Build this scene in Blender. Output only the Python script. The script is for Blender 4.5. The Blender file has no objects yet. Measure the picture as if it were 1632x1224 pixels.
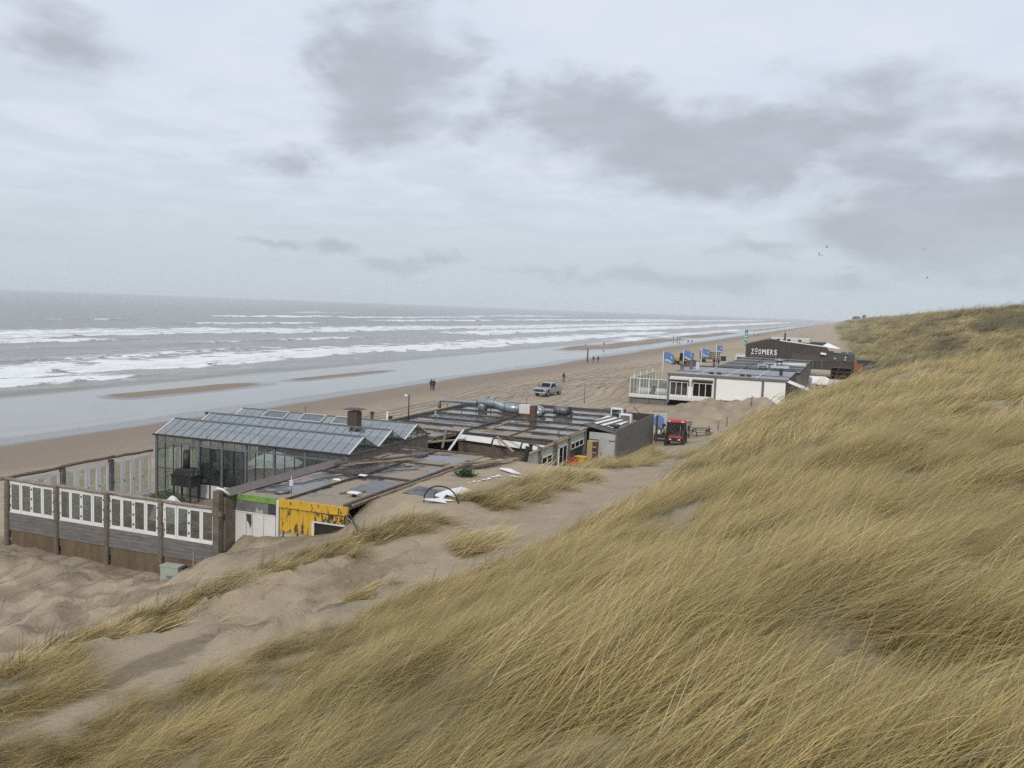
import bpy, bmesh, math, random
import numpy as np
from mathutils import Matrix, Vector
R = math.radians
random.seed(7)
rng = np.random.default_rng(11)
sc = bpy.context.scene
C = sc.collection

# ------------------------------------------------------------------ camera
cam = bpy.data.cameras.new('camera')
cam.sensor_width = 36.0
cam.lens = 36.0 * 1400 / 1632
cam.clip_start = 0.1
cam.clip_end = 40000
camo = bpy.data.objects.new('camera', cam)
C.objects.link(camo)
YAW, PITCH, ROLL = R(20.9), R(-5.0), R(2.15)
CAM = Vector((0, 0, 14.0))
fwd = Vector((-math.sin(YAW) * math.cos(PITCH), math.cos(YAW) * math.cos(PITCH), math.sin(PITCH)))
rt = Vector((math.cos(YAW), math.sin(YAW), 0)); up = rt.cross(fwd)
r2 = math.cos(ROLL) * rt + math.sin(ROLL) * up
u2 = -math.sin(ROLL) * rt + math.cos(ROLL) * up
camo.matrix_world = Matrix((
    (r2.x, u2.x, -fwd.x, CAM.x), (r2.y, u2.y, -fwd.y, CAM.y), (r2.z, u2.z, -fwd.z, CAM.z), (0, 0, 0, 1)))
sc.camera = camo

# ------------------------------------------------------------------ light, sky, exposure
SUN_EL, SUN_AZ = R(36), R(168)          # azimuth clockwise from +Y
sun = bpy.data.lights.new('sun', 'SUN')
sun.energy = 1.5; sun.angle = R(10); sun.color = (1.0, 0.95, 0.88)
suno = bpy.data.objects.new('sun', sun); C.objects.link(suno)
sd = Vector((math.sin(SUN_AZ) * math.cos(SUN_EL), math.cos(SUN_AZ) * math.cos(SUN_EL), math.sin(SUN_EL)))
suno.rotation_euler = sd.to_track_quat('Z', 'Y').to_euler()

sc.view_settings.view_transform = 'Standard'
sc.view_settings.look = 'None'
sc.view_settings.exposure = 0.25
sc.view_settings.gamma = 1.0
sc.cycles.use_denoising = False
sc.cycles.max_bounces = 6
sc.cycles.transparent_max_bounces = 24
sc.cycles.volume_bounces = 1
sc.cycles.caustics_reflective = False
sc.cycles.caustics_refractive = False

world = bpy.data.worlds.new('World'); sc.world = world; world.use_nodes = True


class NT:
    """small node-tree helper"""
    def __init__(s, nt): s.nt = nt; s.n = nt.nodes; s.l = nt.links
    def new(s, t, **kw):
        n = s.n.new(t)
        for k, v in kw.items(): setattr(n, k, v)
        return n
    def put(s, sock, v):
        if isinstance(v, bpy.types.NodeSocket): s.l.new(v, sock)
        elif v is not None:
            if isinstance(v, (tuple, list)) and len(v) == 3 and sock.type == 'RGBA': v = (*v, 1)
            sock.default_value = v
    def math(s, op, a, b=None, c=None, clamp=False):
        n = s.new('ShaderNodeMath', operation=op, use_clamp=clamp)
        s.put(n.inputs[0], a)
        if b is not None: s.put(n.inputs[1], b)
        if c is not None: s.put(n.inputs[2], c)
        return n.outputs[0]
    def vmath(s, op, a, b=None, out=0):
        n = s.new('ShaderNodeVectorMath', operation=op)
        s.put(n.inputs[0], a)
        if b is not None:
            s.put(n.inputs[3 if op == 'SCALE' else 1], b)
        return n.outputs[1] if out else n.outputs[0]
    def noise(s, vec, scale, detail=4, rough=.55, dist=0, out=0):
        n = s.new('ShaderNodeTexNoise')
        if vec is not None: s.put(n.inputs['Vector'], vec)
        n.inputs['Scale'].default_value = scale; n.inputs['Detail'].default_value = detail
        n.inputs['Roughness'].default_value = rough; n.inputs['Distortion'].default_value = dist
        return n.outputs[out]
    def ramp(s, v, a, b, lo=0., hi=1., smooth=True):
        n = s.new('ShaderNodeMapRange', interpolation_type='SMOOTHSTEP' if smooth else 'LINEAR')
        s.put(n.inputs[0], v); s.put(n.inputs[1], a); s.put(n.inputs[2], b)
        s.put(n.inputs[3], lo); s.put(n.inputs[4], hi)
        return n.outputs[0]
    def mix(s, f, a, b, mode='MIX'):
        n = s.new('ShaderNodeMix', data_type='RGBA', blend_type=mode)
        s.put(n.inputs[0], f); s.put(n.inputs[6], a); s.put(n.inputs[7], b)
        return n.outputs[2]
    def comb(s, x, y, z):
        n = s.new('ShaderNodeCombineXYZ')
        s.put(n.inputs[0], x); s.put(n.inputs[1], y); s.put(n.inputs[2], z)
        return n.outputs[0]
    def sep(s, v):
        n = s.new('ShaderNodeSeparateXYZ'); s.put(n.inputs[0], v); return n.outputs
    def mapping(s, vec, scale=(1, 1, 1), rot=(0, 0, 0), loc=(0, 0, 0)):
        n = s.new('ShaderNodeMapping'); s.put(n.inputs[0], vec)
        n.inputs['Scale'].default_value = scale; n.inputs['Rotation'].default_value = rot
        n.inputs['Location'].default_value = loc
        return n.outputs[0]


def build_world():
    t = NT(world.node_tree); t.n.clear()
    out = t.new('ShaderNodeOutputWorld'); bg = t.new('ShaderNodeBackground')
    sky = t.new('ShaderNodeTexSky', sky_type='NISHITA')
    sky.sun_disc = False; sky.sun_elevation = SUN_EL; sky.sun_rotation = SUN_AZ
    sky.air_density = 1.0; sky.dust_density = 2.5; sky.ozone_density = 1.5
    tc = t.new('ShaderNodeTexCoord').outputs['Generated']
    x, y, z = t.sep(tc)
    zc = t.math('MAXIMUM', z, 0.002)
    az = t.math('ARCTAN2', x, y)
    el = t.math('ARCSINE', zc)
    # cloud deck seen in perspective: features shrink and crowd towards the horizon
    q = t.math('DIVIDE', 1.0, t.math('ADD', zc, 0.10))
    pl = t.comb(t.math('MULTIPLY', x, q), t.math('MULTIPLY', y, q), 0.37)
    n_big = t.noise(pl, 0.85, 5, .55, .3)
    n_det = t.noise(pl, 2.6, 6, .58, .4)
    # ragged edges for the individual clouds
    ae = t.comb(az, t.math('MULTIPLY', el, 1.6), 0.0)
    w1 = t.vmath('SUBTRACT', t.noise(ae, 9, 6, .62, .5, out=1), (.5, .5, .5))
    w2 = t.vmath('SUBTRACT', t.noise(ae, 30, 4, .6, .2, out=1), (.5, .5, .5))
    warp = t.vmath('ADD', t.vmath('SCALE', w1, .12), t.vmath('SCALE', w2, .02))
    aw = t.vmath('ADD', t.comb(az, el, 0.0), t.vmath('MULTIPLY', warp, (1.0, .55, 0)))
    blobs = [(-0.860,0.245,0.086,0.039,0.70),(-0.510,0.250,0.084,0.066,1.15),(-0.290,0.214,0.119,0.039,1.10),
        (-0.429,0.200,0.055,0.029,0.75),(-0.145,0.180,0.162,0.048,1.15),(0.000,0.208,0.130,0.053,0.80),
        (0.110,0.185,0.107,0.053,0.80),(0.125,0.100,0.140,0.042,1.60),(-0.625,0.141,0.047,0.020,0.85),
        (-0.438,0.053,0.033,0.014,0.75),(-0.345,0.041,0.047,0.011,0.85),(-0.307,0.044,0.023,0.014,0.85),
        (-0.630,0.061,0.040,0.007,0.85),(-0.570,0.061,0.032,0.009,0.85),(-0.105,0.071,0.059,0.012,0.85),
        (-0.233,0.040,0.069,0.012,0.85),(-0.137,0.038,0.085,0.011,0.85),(-0.019,0.039,0.055,0.012,0.85),
        (-0.494,0.044,0.040,0.010,0.85),(0.033,0.160,0.172,0.037,0.75)]
    tot = None
    for (a, e, ra, re, s) in blobs:
        d = t.vmath('MULTIPLY', t.vmath('SUBTRACT', aw, (a, e, 0)), (1 / ra, 1 / re, 0))
        m = t.ramp(t.vmath('LENGTH', d, out=1), 1.9, 0.0, 0., s, False)
        tot = m if tot is None else t.math('MAXIMUM', tot, m)
    puff = t.noise(t.vmath('MULTIPLY', ae, (1, 1.5, 1)), 8, 6, .54, .2)
    body = t.ramp(t.math('ADD', tot, t.math('MULTIPLY', t.math('SUBTRACT', puff, .5), 1.15)), .24, .82)
    gen = t.math('MULTIPLY', t.ramp(n_big, .52, .74, 0., .35), t.ramp(n_det, .35, .6, .4, 1.0))
    clo = t.math('MAXIMUM', body, gen)
    clo = t.math('MULTIPLY', clo, t.ramp(puff, .30, .65, .70, 1.0), clamp=True)
    # thin veil: pale, slightly blue towards the horizon, mauve-white higher up
    veil = t.mix(t.ramp(el, 0.0, .30), (.50, .572, .628), (.615, .672, .765))
    veil = t.mix(t.math('MULTIPLY', t.ramp(n_det, .35, .68, 0., .6), t.ramp(el, .03, .16)), veil, (.70, .725, .79))
    skyc = t.mix(.90, t.mix(1.0, sky.outputs[0], (.075, .075, .075), 'MULTIPLY'), veil)
    dark = t.mix(t.ramp(el, 0.02, .10), (.41, .47, .51), (.385, .41, .465))
    col = t.mix(clo, skyc, dark)
    t.put(bg.inputs[0], col); bg.inputs[1].default_value = 1.0
    t.l.new(bg.outputs[0], out.inputs[0])


build_world()

# ------------------------------------------------------------------ materials
MATS = {}


def newmat(name):
    m = bpy.data.materials.new(name); m.use_nodes = True
    t = NT(m.node_tree); t.n.clear()
    out = t.new('ShaderNodeOutputMaterial'); b = t.new('ShaderNodeBsdfPrincipled')
    t.l.new(b.outputs[0], out.inputs[0])
    t.out, t.b = out, b
    MATS[name] = m
    return m, t


def bump(t, h, strength=.3, dist=.02):
    n = t.new('ShaderNodeBump'); n.inputs['Strength'].default_value = strength
    n.inputs['Distance'].default_value = dist
    t.put(n.inputs['Height'], h); t.l.new(n.outputs[0], t.b.inputs['Normal'])


def pm(name, col, rough=.7, var=.18, scale=3., metal=0., bmp=.0, stretch=(1, 1, 1), stain=None, stain_at=.6, spec=.5):
    """plain procedural surface: colour broken up by noise, optional stain colour and relief"""
    m, t = newmat(name)
    co = t.mapping(t.new('ShaderNodeTexCoord').outputs['Object'], stretch)
    geo = t.new('ShaderNodeObjectInfo').outputs['Random']
    co = t.vmath('ADD', co, t.comb(t.math('MULTIPLY', geo, 37.), t.math('MULTIPLY', geo, 11.), 0.))
    n1 = t.noise(co, scale, 5, .6)
    n2 = t.noise(co, scale * 7, 3, .6)
    lo = tuple(c * (1 - var) for c in col); hi = tuple(min(1, c * (1 + var)) for c in col)
    c = t.mix(t.ramp(n1, .3, .7), lo, hi)
    c = t.mix(t.ramp(n2, .3, .75, 0., .5), c, tuple(k * (1 - var * 1.2) for k in col))
    c = t.mix(t.ramp(geo, 0, 1, 0, var * .8), c, lo)
    if stain: c = t.mix(t.ramp(t.noise(co, scale * 1.7, 6, .65, .6), stain_at, stain_at + .08), c, stain)
    t.put(t.b.inputs['Base Color'], c)
    t.put(t.b.inputs['Roughness'], t.ramp(n2, .2, .8, max(.03, rough - .1), min(1, rough + .1)))
    t.b.inputs['Metallic'].default_value = metal
    t.b.inputs['Specular IOR Level'].default_value = spec
    if bmp: bump(t, n2, bmp, .02)
    return m


# ------------------------------------------------------------------ numpy noise
_P = rng.permutation(512)


def perlin(x, y, seed=0):
    x = np.asarray(x, float) + seed * 17.31; y = np.asarray(y, float) + seed * 7.77
    xi = np.floor(x).astype(int); yi = np.floor(y).astype(int)
    xf = x - xi; yf = y - yi
    u = xf * xf * xf * (xf * (xf * 6 - 15) + 10); v = yf * yf * yf * (yf * (yf * 6 - 15) + 10)
    def g(ix, iy, fx, fy):
        h = _P[(_P[ix & 511] + iy) & 511] * (2 * math.pi / 512)
        return np.cos(h) * fx + np.sin(h) * fy
    a = g(xi, yi, xf, yf); b = g(xi + 1, yi, xf - 1, yf)
    c = g(xi, yi + 1, xf, yf - 1); d = g(xi + 1, yi + 1, xf - 1, yf - 1)
    return (a + u * (b - a)) * (1 - v) + (c + u * (d - c)) * v


def fbm(x, y, o=4, seed=0, g=.5):
    s = 0; a = 1; f = 1
    for i in range(o):
        s = s + a * perlin(x * f, y * f, seed + i); a *= g; f *= 2.03
    return s


def sstep(a, b, x):
    t = np.clip((x - a) / (b - a), 0, 1); return t * t * (3 - 2 * t)


# ------------------------------------------------------------------ terrain shape: X inland, Y along the coast, sea level 0
BEACH = [(-4000, -30), (-400, -6), (-220, -2.6), (-130, -1.1), (-104, -.35), (-90, -.10), (-80, -.16), (-71, .05), (-62, .45), (-50, 1.0), (-40, 1.45), (-30, 1.75)]
ST = {
    -30: [(-26, 2.0), (-22, 3.3), (-19.5, 3.9), (-17, 3.9), (-14.5, 4.1), (-10, 6.0), (-5, 8.6), (-2, 10.1), (0, 10.7), (4, 11.2), (10, 11.9), (30, 13.2), (80, 14)],
    12: [(-26, 1.7), (-23, 2.4), (-21, 3.6), (-19, 3.85), (-17, 3.8), (-14.8, 4.15), (-10, 6.0), (-5, 8.5), (-2, 10.0), (0, 10.7), (4, 11.2), (10, 11.9), (30, 13.2), (80, 14)],
    24: [(-26, 1.9), (-23.5, 2.4), (-21, 3.5), (-19.3, 3.9), (-17, 4.0), (-15, 4.25), (-13, 4.6), (-9.5, 5.7), (-5, 8.2), (-2, 9.7), (0, 10.4), (4, 11.0), (10, 11.7), (30, 13.2), (80, 14)],
    31.4: [(-26.5, 1.9), (-25.8, 2.6), (-25.2, 3.1), (-22.5, 3.35), (-21, 3.65), (-19.9, 4.0), (-18.5, 4.35), (-16, 4.6), (-12.5, 4.75), (-9, 5.3), (-5, 7.7), (-1, 9.8), (3, 10.9), (8, 11.6), (30, 13.2), (80, 14)],
    32.5: [(-26.5, 1.9), (-25.8, 2.6), (-25.2, 3.3), (-22.5, 3.5), (-20.4, 3.9), (-19.7, 4.35), (-18.5, 4.55), (-17, 4.7), (-15.5, 4.8), (-12.6, 4.85), (-8.7, 5.4), (-5, 7.6), (-1, 9.7), (3, 10.9), (8, 11.6), (30, 13.2), (80, 14)],
    34.6: [(-26.5, 1.9), (-20.8, 2.2), (-20.2, 4.9), (-19.6, 5.08), (-17.3, 5.12), (-15.0, 5.08), (-12.2, 4.95), (-8.4, 5.45), (-5, 7.5), (-1, 9.7), (3, 10.8), (8, 11.6), (30, 13.2), (80, 14)],
    47.5: [(-26.5, 1.9), (-20.8, 2.4), (-20.2, 4.9), (-19.6, 5.08), (-17, 5.05), (-14, 4.8), (-11.2, 4.65), (-8.6, 5.0), (-5, 7.1), (0, 9.6), (4, 10.9), (9, 12.0), (30, 13.4), (80, 14)],
    52: [(-26, 2.0), (-25, 3.6), (-19, 4.0), (-17.5, 4.1), (-14, 4.3), (-11, 4.4), (-8.4, 4.9), (-5, 6.9), (0, 9.5), (4, 10.9), (9, 12.1), (30, 13.4), (80, 14)],
    58: [(-26, 2.0), (-19, 2.3), (-17.5, 2.9), (-14.6, 3.5), (-11, 3.7), (-8.4, 4.7), (-4.5, 7.2), (0, 9.5), (4, 11.0), (9, 12.2), (30, 13.4), (80, 14)],
    66: [(-26, 1.9), (-18, 2.1), (-15.5, 2.6), (-13, 2.8), (-10.5, 3.4), (-7.5, 5.0), (-3, 7.7), (1, 9.5), (5, 10.8), (10, 11.8), (30, 12.8), (80, 14)],
    80: [(-24, 1.8), (-15, 2.0), (-12, 2.4), (-8.5, 4.1), (-4, 6.6), (0, 8.3), (5, 9.6), (12, 10.5), (30, 12.0), (80, 15)],
    100: [(-24, 1.8), (-12, 2.0), (-7.5, 2.9), (-2, 5.5), (3, 7.4), (10, 8.8), (20, 9.8), (40, 13.5), (80, 16)],
    125: [(-24, 1.8), (-7, 2.1), (0, 3.2), (6, 5.3), (12, 6.6), (20, 8.4), (40, 14.6), (80, 17)],
    160: [(-24, 1.9), (-1, 2.3), (5, 4.4), (12, 7.3), (25, 12.4), (40, 16.2), (80, 18)],
    220: [(-24, 1.9), (0, 2.8), (7, 7.6), (15, 13.0), (25, 15.8), (38, 17.0), (80, 16.5)],
    300: [(-24, 2.0), (-2, 3.0), (6, 8.6), (14, 13.2), (26, 15.9), (50, 16.6), (90, 16)],
    420: [(-24, 2.0), (-4, 3.0), (6, 8.6), (16, 13.6), (32, 16.0), (60, 16.0), (90, 16)],
    800: [(-34, 2.0), (-14, 3.2), (0, 9.5), (14, 14.0), (40, 15.5), (90, 16)],
    1500: [(-50, 2.0), (-30, 3.5), (-4, 13.5), (30, 18), (70, 20), (110, 20)],
    2100: [(-55, 2.0), (-34, 3.5), (-8, 13), (40, 16), (110, 16)],
    9000: [(-55, 2.0), (-34, 3.5), (-8, 13), (40, 16), (110, 16)],
}
_SY = np.array(sorted(ST), float)


def terrain(X, Y):
    """height of the sand surface (arrays)"""
    X = np.asarray(X, float); Y = np.asarray(Y, float)
    sh = X.shape; X = X.ravel(); Y = Y.ravel()
    X0 = X
    X = X + sstep(170, 300, Y) * sstep(-26, -14, X) * (4 * perlin(Y / 55, Y * 0 + 1.7, 3) + 2.2 * perlin(Y / 17, Y * 0 + 4.7, 3))
    prof = []
    for y in sorted(ST):
        p = [k for k in BEACH if k[0] < ST[y][0][0] - 2] + ST[y]
        px = np.array([a for a, b in p]); pz_ = np.array([b for a, b in p])
        xs = X + 0
        h = np.interp(xs, px, pz_)
        if not 32 < y < 53:      # soften the corners of the profile (not at the building edge)
            h = .4 * h + .3 * np.interp(xs - .8, px, pz_) + .3 * np.interp(xs + .8, px, pz_)
        prof.append(h)
    prof = np.array(prof)
    k = np.clip(np.searchsorted(_SY, Y, side='right') - 1, 0, len(_SY) - 2)
    f = np.clip((Y - _SY[k]) / (_SY[k + 1] - _SY[k]), 0, 1)
    far = Y > 90
    f = np.where(far, f * f * (3 - 2 * f), f)
    ar = np.arange(len(X))
    Z = prof[k, ar] * (1 - f) + prof[k + 1, ar] * f
    # dune hummocks, growing with height above the beach
    du = sstep(4.4, 7.5, Z)
    Z = Z + du * (.55 * fbm(X / 6.5, Y / 6.5, 3, 1) + .22 * fbm(X / 2.1, Y / 2.1, 2, 5))
    fd = sstep(110, 200, Y) * sstep(3, 6, Z)
    Z = Z + fd * (2.0 * fbm(X / 22, Y / 34, 3, 9) + .6 * fbm(X / 6, Y / 9, 2, 12))
    # sand shelf: wind ripples, trampled lumps, little collapse scarps
    sh_ = sstep(-24, -20, X) * sstep(-12, -15, X) * sstep(34, 28, Y) * sstep(-2, 6, Y)
    wa = .9 * fbm(X / 2.2, Y / 2.2, 3, 25)
    r = fbm((X + wa) / 2.4 - .10 * Y, (Y + wa) / 6.5, 4, 21, .55)
    terr = np.floor(r * 6.0) / 6.0 + sstep(.66, 1.0, (r * 6.0) % 1.0) / 6.0
    Z = Z + sh_ * (1.05 * terr * sstep(-.05, .2, fbm(X / 5, Y / 8, 2, 33) + .12) + .06 * r)
    Z = Z + sstep(-27, -22, X) * sstep(-9, -12, X) * sstep(75, 60, Y) * sstep(-2, 6, Y) * (.05 * fbm(X / .8, Y / .8, 2, 47) + .05 * np.abs(fbm(X / 2.2, Y / 3.0, 3, 49)))
    # lip between the toe belt and the path
    lip = -16.3 + .05 * (Y - 20) + .8 * perlin(Y / 8, Y * 0 + 3.3, 2)
    Z = Z + .16 * np.exp(-((X - lip) / 1.0) ** 2) * sstep(48, 40, Y) * sstep(8, 14, Y)
    # bulldozed heaps and tracks in front of the windscreen fence
    hp = sstep(-46, -38, X) * sstep(-22, -26, X) * sstep(37, 30.2, Y) * sstep(6, 14, Y)
    Z = Z + hp * (.75 * np.abs(fbm(X / 3.4, Y / 3.4, 4, 41)) + .32 * fbm(X / 1.1, Y / 1.1, 3, 44) - .28)
    for (cx, cy, rx, ry, h) in ((-38.5, 28.2, 3.5, 1.6, 1.0), (-33.5, 27.6, 3.2, 1.5, .75), (-37, 24, 3, 1.5, .5),
                                (-14.0, 103, 4.6, 5.0, 2.1), (-9.5, 107, 3.0, 4.2, 1.8), (-18, 106, 3.4, 3.6, .8),
                                (-31, 142, 4, 7, 1.8), (-33, 128, 3, 5, 1.3)):
        d2 = ((X - cx) / rx) ** 2 + ((Y - cy) / ry) ** 2
        m = d2 < 9
        Z = Z + np.where(m, h * np.exp(-d2 * 1.3) * (1 + .35 * fbm(X / 1.6, Y / 1.6, 3, 51)), 0)
    # level sand blown onto and around the flat roof, nothing pokes through under the roofs
    rf = (X > -25.7) & (X < -20.1) & (Y > 32.5) & (Y < 48.3)
    Z = np.where(rf, np.minimum(Z, 4.85), Z)
    rf = (X > -33.2) & (X < -18.9) & (Y > 49.6) & (Y < 80)
    Z = np.where(rf, np.minimum(Z, 4.0 + .15 * fbm(X / 1.5, Y / 1.5, 3, 61)), Z)
    rf = (X > -39.2) & (X < -25.6) & (Y > 31.2) & (Y < 52)
    Z = np.where(rf, np.minimum(Z, 1.75), Z)
    tr_ = sstep(-39.8, -39, X) * sstep(-25.8, -26.8, X) * sstep(28.8, 30.0, Y) * sstep(33, 31.6, Y)
    Z = Z * (1 - tr_) + tr_ * np.minimum(Z, np.interp(X, [-40, -38, -35, -31, -27.5, -26], [1.5, 1.45, 1.15, 1.05, 1.2, 2.0]) + .08 * fbm(X / .9, Y / .9, 3, 63))
    # beach: gentle bars, runnels and vehicle ruts
    be = sstep(-112, -95, X) * sstep(-24, -32, X)
    Z = Z + be * (.05 * fbm(X / 9, Y / 26, 3, 71) + .035 * fbm(X / 1.3, Y / 5, 2, 75) * sstep(-62, -54, X))
    dry = sstep(-56, -48, X) * sstep(-22, -30, X)
    Z = Z + dry * (.10 * fbm(X / 2.4, Y / 2.4, 3, 77) + .16 * fbm(X / 7, Y / 12, 2, 79))
    bar = sstep(-100, -93, X) * sstep(-80, -85, X)
    Z = Z + bar * sstep(240, 300, Y) * .62 * sstep(-.12, .35, perlin(X / 60 + 5, Y / 55, 83) + .16 * np.sin(Y / 17.) + .05)
    sb = np.exp(-((X + 90.5 - .035 * (Y - 105)) / 4.0) ** 2) * sstep(86, 92, Y) * sstep(128, 110, Y)
    Z = Z + .42 * sb
    sb = np.exp(-((X + 88.5 - .03 * (Y - 140)) / 2.4) ** 2) * sstep(122, 130, Y) * sstep(170, 152, Y)
    Z = Z + .34 * sb
    sb = np.exp(-((X + 90 - .02 * (Y - 330)) / 7.0) ** 2) * sstep(265, 300, Y) * sstep(440, 390, Y)
    Z = Z + .42 * sb
    return Z.reshape(sh)


def hz(x, y): return float(terrain(np.array([x]), np.array([y]))[0])


def axis(segs):
    o = [segs[0][0]]
    for (a, b, s0, s1) in segs:
        x = a
        while x < b - 1e-6:
            s = s0 + (s1 - s0) * (x - a) / (b - a)
            x = min(b, x + s); o.append(x)
    return np.array(o)


def grid_mesh(name, xs, ys, zf, attr=None):
    XX, YY = np.meshgrid(xs, ys)
    ZZ = zf(XX, YY)
    nx, ny = len(xs), len(ys)
    co = np.stack([XX.ravel(), YY.ravel(), ZZ.ravel()], 1)
    i = np.arange(nx * ny).reshape(ny, nx)
    q = np.stack([i[:-1, :-1], i[:-1, 1:], i[1:, 1:], i[1:, :-1]], -1).reshape(-1, 4)
    me = bpy.data.meshes.new(name)
    me.vertices.add(len(co)); me.vertices.foreach_set('co', co.ravel())
    me.loops.add(q.size); me.loops.foreach_set('vertex_index', q.ravel().astype(np.int32))
    me.polygons.add(len(q)); me.polygons.foreach_set('loop_start', (np.arange(len(q)) * 4).astype(np.int32))
    me.polygons.foreach_set('use_smooth', np.ones(len(q), bool))
    me.update(calc_edges=True)
    if attr:
        for k, fn in attr.items():
            a = me.attributes.new(k, 'FLOAT', 'POINT'); a.data.foreach_set('value', fn(XX, YY, ZZ).ravel().astype(np.float32))
    return me


def sand_material():
    m, t = newmat('sand')
    g = t.new('ShaderNodeNewGeometry').outputs['Position']
    x, y, z = t.sep(g)
    n0 = t.noise(t.mapping(g, (.05, .02, .05)), 1.0, 5, .6)
    n1 = t.noise(g, .6, 5, .6); n2 = t.noise(g, 6, 4, .65); n3 = t.noise(g, 45, 3, .7)
    dry = t.mix(t.ramp(n1, .3, .7), (.385, .314, .220), (.475, .396, .282))
    dry = t.mix(t.ramp(n0, .42, .62, 0, .6), dry, (.38, .305, .212))
    dry = t.mix(t.ramp(n3, .35, .7, 0, .35), dry, (.22, .175, .13))
    dry = t.mix(t.ramp(t.noise(g, .28, 6, .68, .8), .50, .66, 0, .45), dry, (.24, .188, .13))
    litter = t.attr = t.new('ShaderNodeAttribute', attribute_name='litter').outputs['Fac']
    dry = t.mix(t.math('MULTIPLY', litter, t.ramp(n2, .35, .65, .5, .95)), dry, (.15, .12, .062))
    drk = t.new('ShaderNodeAttribute', attribute_name='dark_sand').outputs['Fac']
    dry = t.mix(t.math('MULTIPLY', drk, t.ramp(n2, .3, .6, .6, 1.)), dry, (.185, .145, .096))
    # vehicle tracks: long wandering pairs on the dry beach
    w = t.new('ShaderNodeTexWave', wave_type='BANDS', bands_direction='X')
    t.put(w.inputs['Vector'], t.mapping(g, (.16, .012, 1)))
    w.inputs['Scale'].default_value = 1.4; w.inputs['Distortion'].default_value = 5.; w.inputs['Detail'].default_value = 3.
    trk = t.math('MULTIPLY', t.ramp(w.outputs['Fac'], .84, .95), t.math('MULTIPLY', t.ramp(x, -60, -52), t.ramp(x, -20, -26)))
    trk = t.math('MULTIPLY', trk, t.ramp(n0, .35, .6))
    dry = t.mix(t.math('MULTIPLY', trk, .5), dry, (.20, .155, .115))
    # wetness by height above the water
    wz = t.math('ADD', z, t.math('MULTIPLY', t.math('SUBTRACT', n0, .5), 1.0))
    sea_side = t.ramp(x, -44, -50)
    dark_sand = t.math('MULTIPLY', t.ramp(wz, .95, .45), sea_side)
    wet = t.math('MULTIPLY', t.ramp(t.math('ADD', z, t.math('MULTIPLY', t.math('SUBTRACT', n0, .5), .35)), .22, .08), sea_side)
    col = t.mix(dark_sand, dry, (.245, .185, .13))
    col = t.mix(wet, col, (.12, .098, .082))
    t.put(t.b.inputs['Base Color'], col)
    t.put(t.b.inputs['Roughness'], t.math('SUBTRACT', t.ramp(dark_sand, 0, 1, .95, .6), t.math('MULTIPLY', wet, .45)))
    t.put(t.b.inputs['Specular IOR Level'], t.ramp(wet, 0, 1, .25, .6))
    rip = t.noise(t.mapping(g, (1.2, 5.0, 2), (0, 0, .5)), 2.2, 3, .5, .6)
    h = t.math('ADD', t.math('MULTIPLY', n2, .6), t.math('ADD', t.math('MULTIPLY', rip, .35), t.math('MULTIPLY', n3, .12)))
    vo = t.new('ShaderNodeTexVoronoi', feature='SMOOTH_F1'); t.put(vo.inputs['Vector'], t.mapping(g, (1.5, 1.1, .3))); vo.inputs['Scale'].default_value = 1.25; vo.inputs['Randomness'].default_value = 1.0
    dent = t.math('MULTIPLY', t.ramp(vo.outputs['Distance'], .34, .12), t.ramp(n1, .46, .60))
    h = t.math('SUBTRACT', h, t.math('MULTIPLY', dent, .55))
    h = t.math('MULTIPLY', h, t.ramp(wet, 0, 1, 1., .12))
    h = t.math('SUBTRACT', h, t.math('MULTIPLY', trk, .8))
    bump(t, h, .75, .16)
    return m


# grass cover -------------------------------------------------------------
_EY = [-30, 12, 22, 30, 36, 45, 56, 66, 80, 100, 125, 160, 220, 420, 800, 1500, 9000]
_EX = [-16.8, -16.4, -13.8, -10.8, -9.2, -9.0, -8.9, -9.4, -10.4, -7.4, -3.2, 1.0, 1.5, -1, -11, -26, -30]
BELT = [(-20.9, 14.0, 1.3), (-20.9, 19.8, 1.4), (-20.5, 22.9, 1.5), (-19.7, 27.0, 1.7), (-18.4, 29.6, 1.9), (-17.2, 31.4, 1.6),
        (-16.2, 32.6, 1.1)]
BELT2 = [(-15.3, 36.2, 1.1), (-14.7, 39.4, 1.5), (-14.3, 42.0, 1.6), (-13.9, 45.0, 1.4)]
BELT3 = [(-14.6, 52.0, 1.2), (-14.1, 56.0, 1.4), (-13.6, 61, 1.2), (-14.0, 66, 1.2), (-14.8, 71, .9)]
PATCH = [(-18.9, 14.8, 1.9, 2.6), (-18.0, 10.5, 1.6, 2.0), (-14.2, 16.5, 1.2, 1.8), (-14.3, 24.5, .8, 1.6), (-15.2, 20.5, .35, .5), (-13.3, 30.2, .7, 1.3), (-10.6, 65, 1.0, 3.0), (-12.2, 62.5, .5, .9)]


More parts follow.
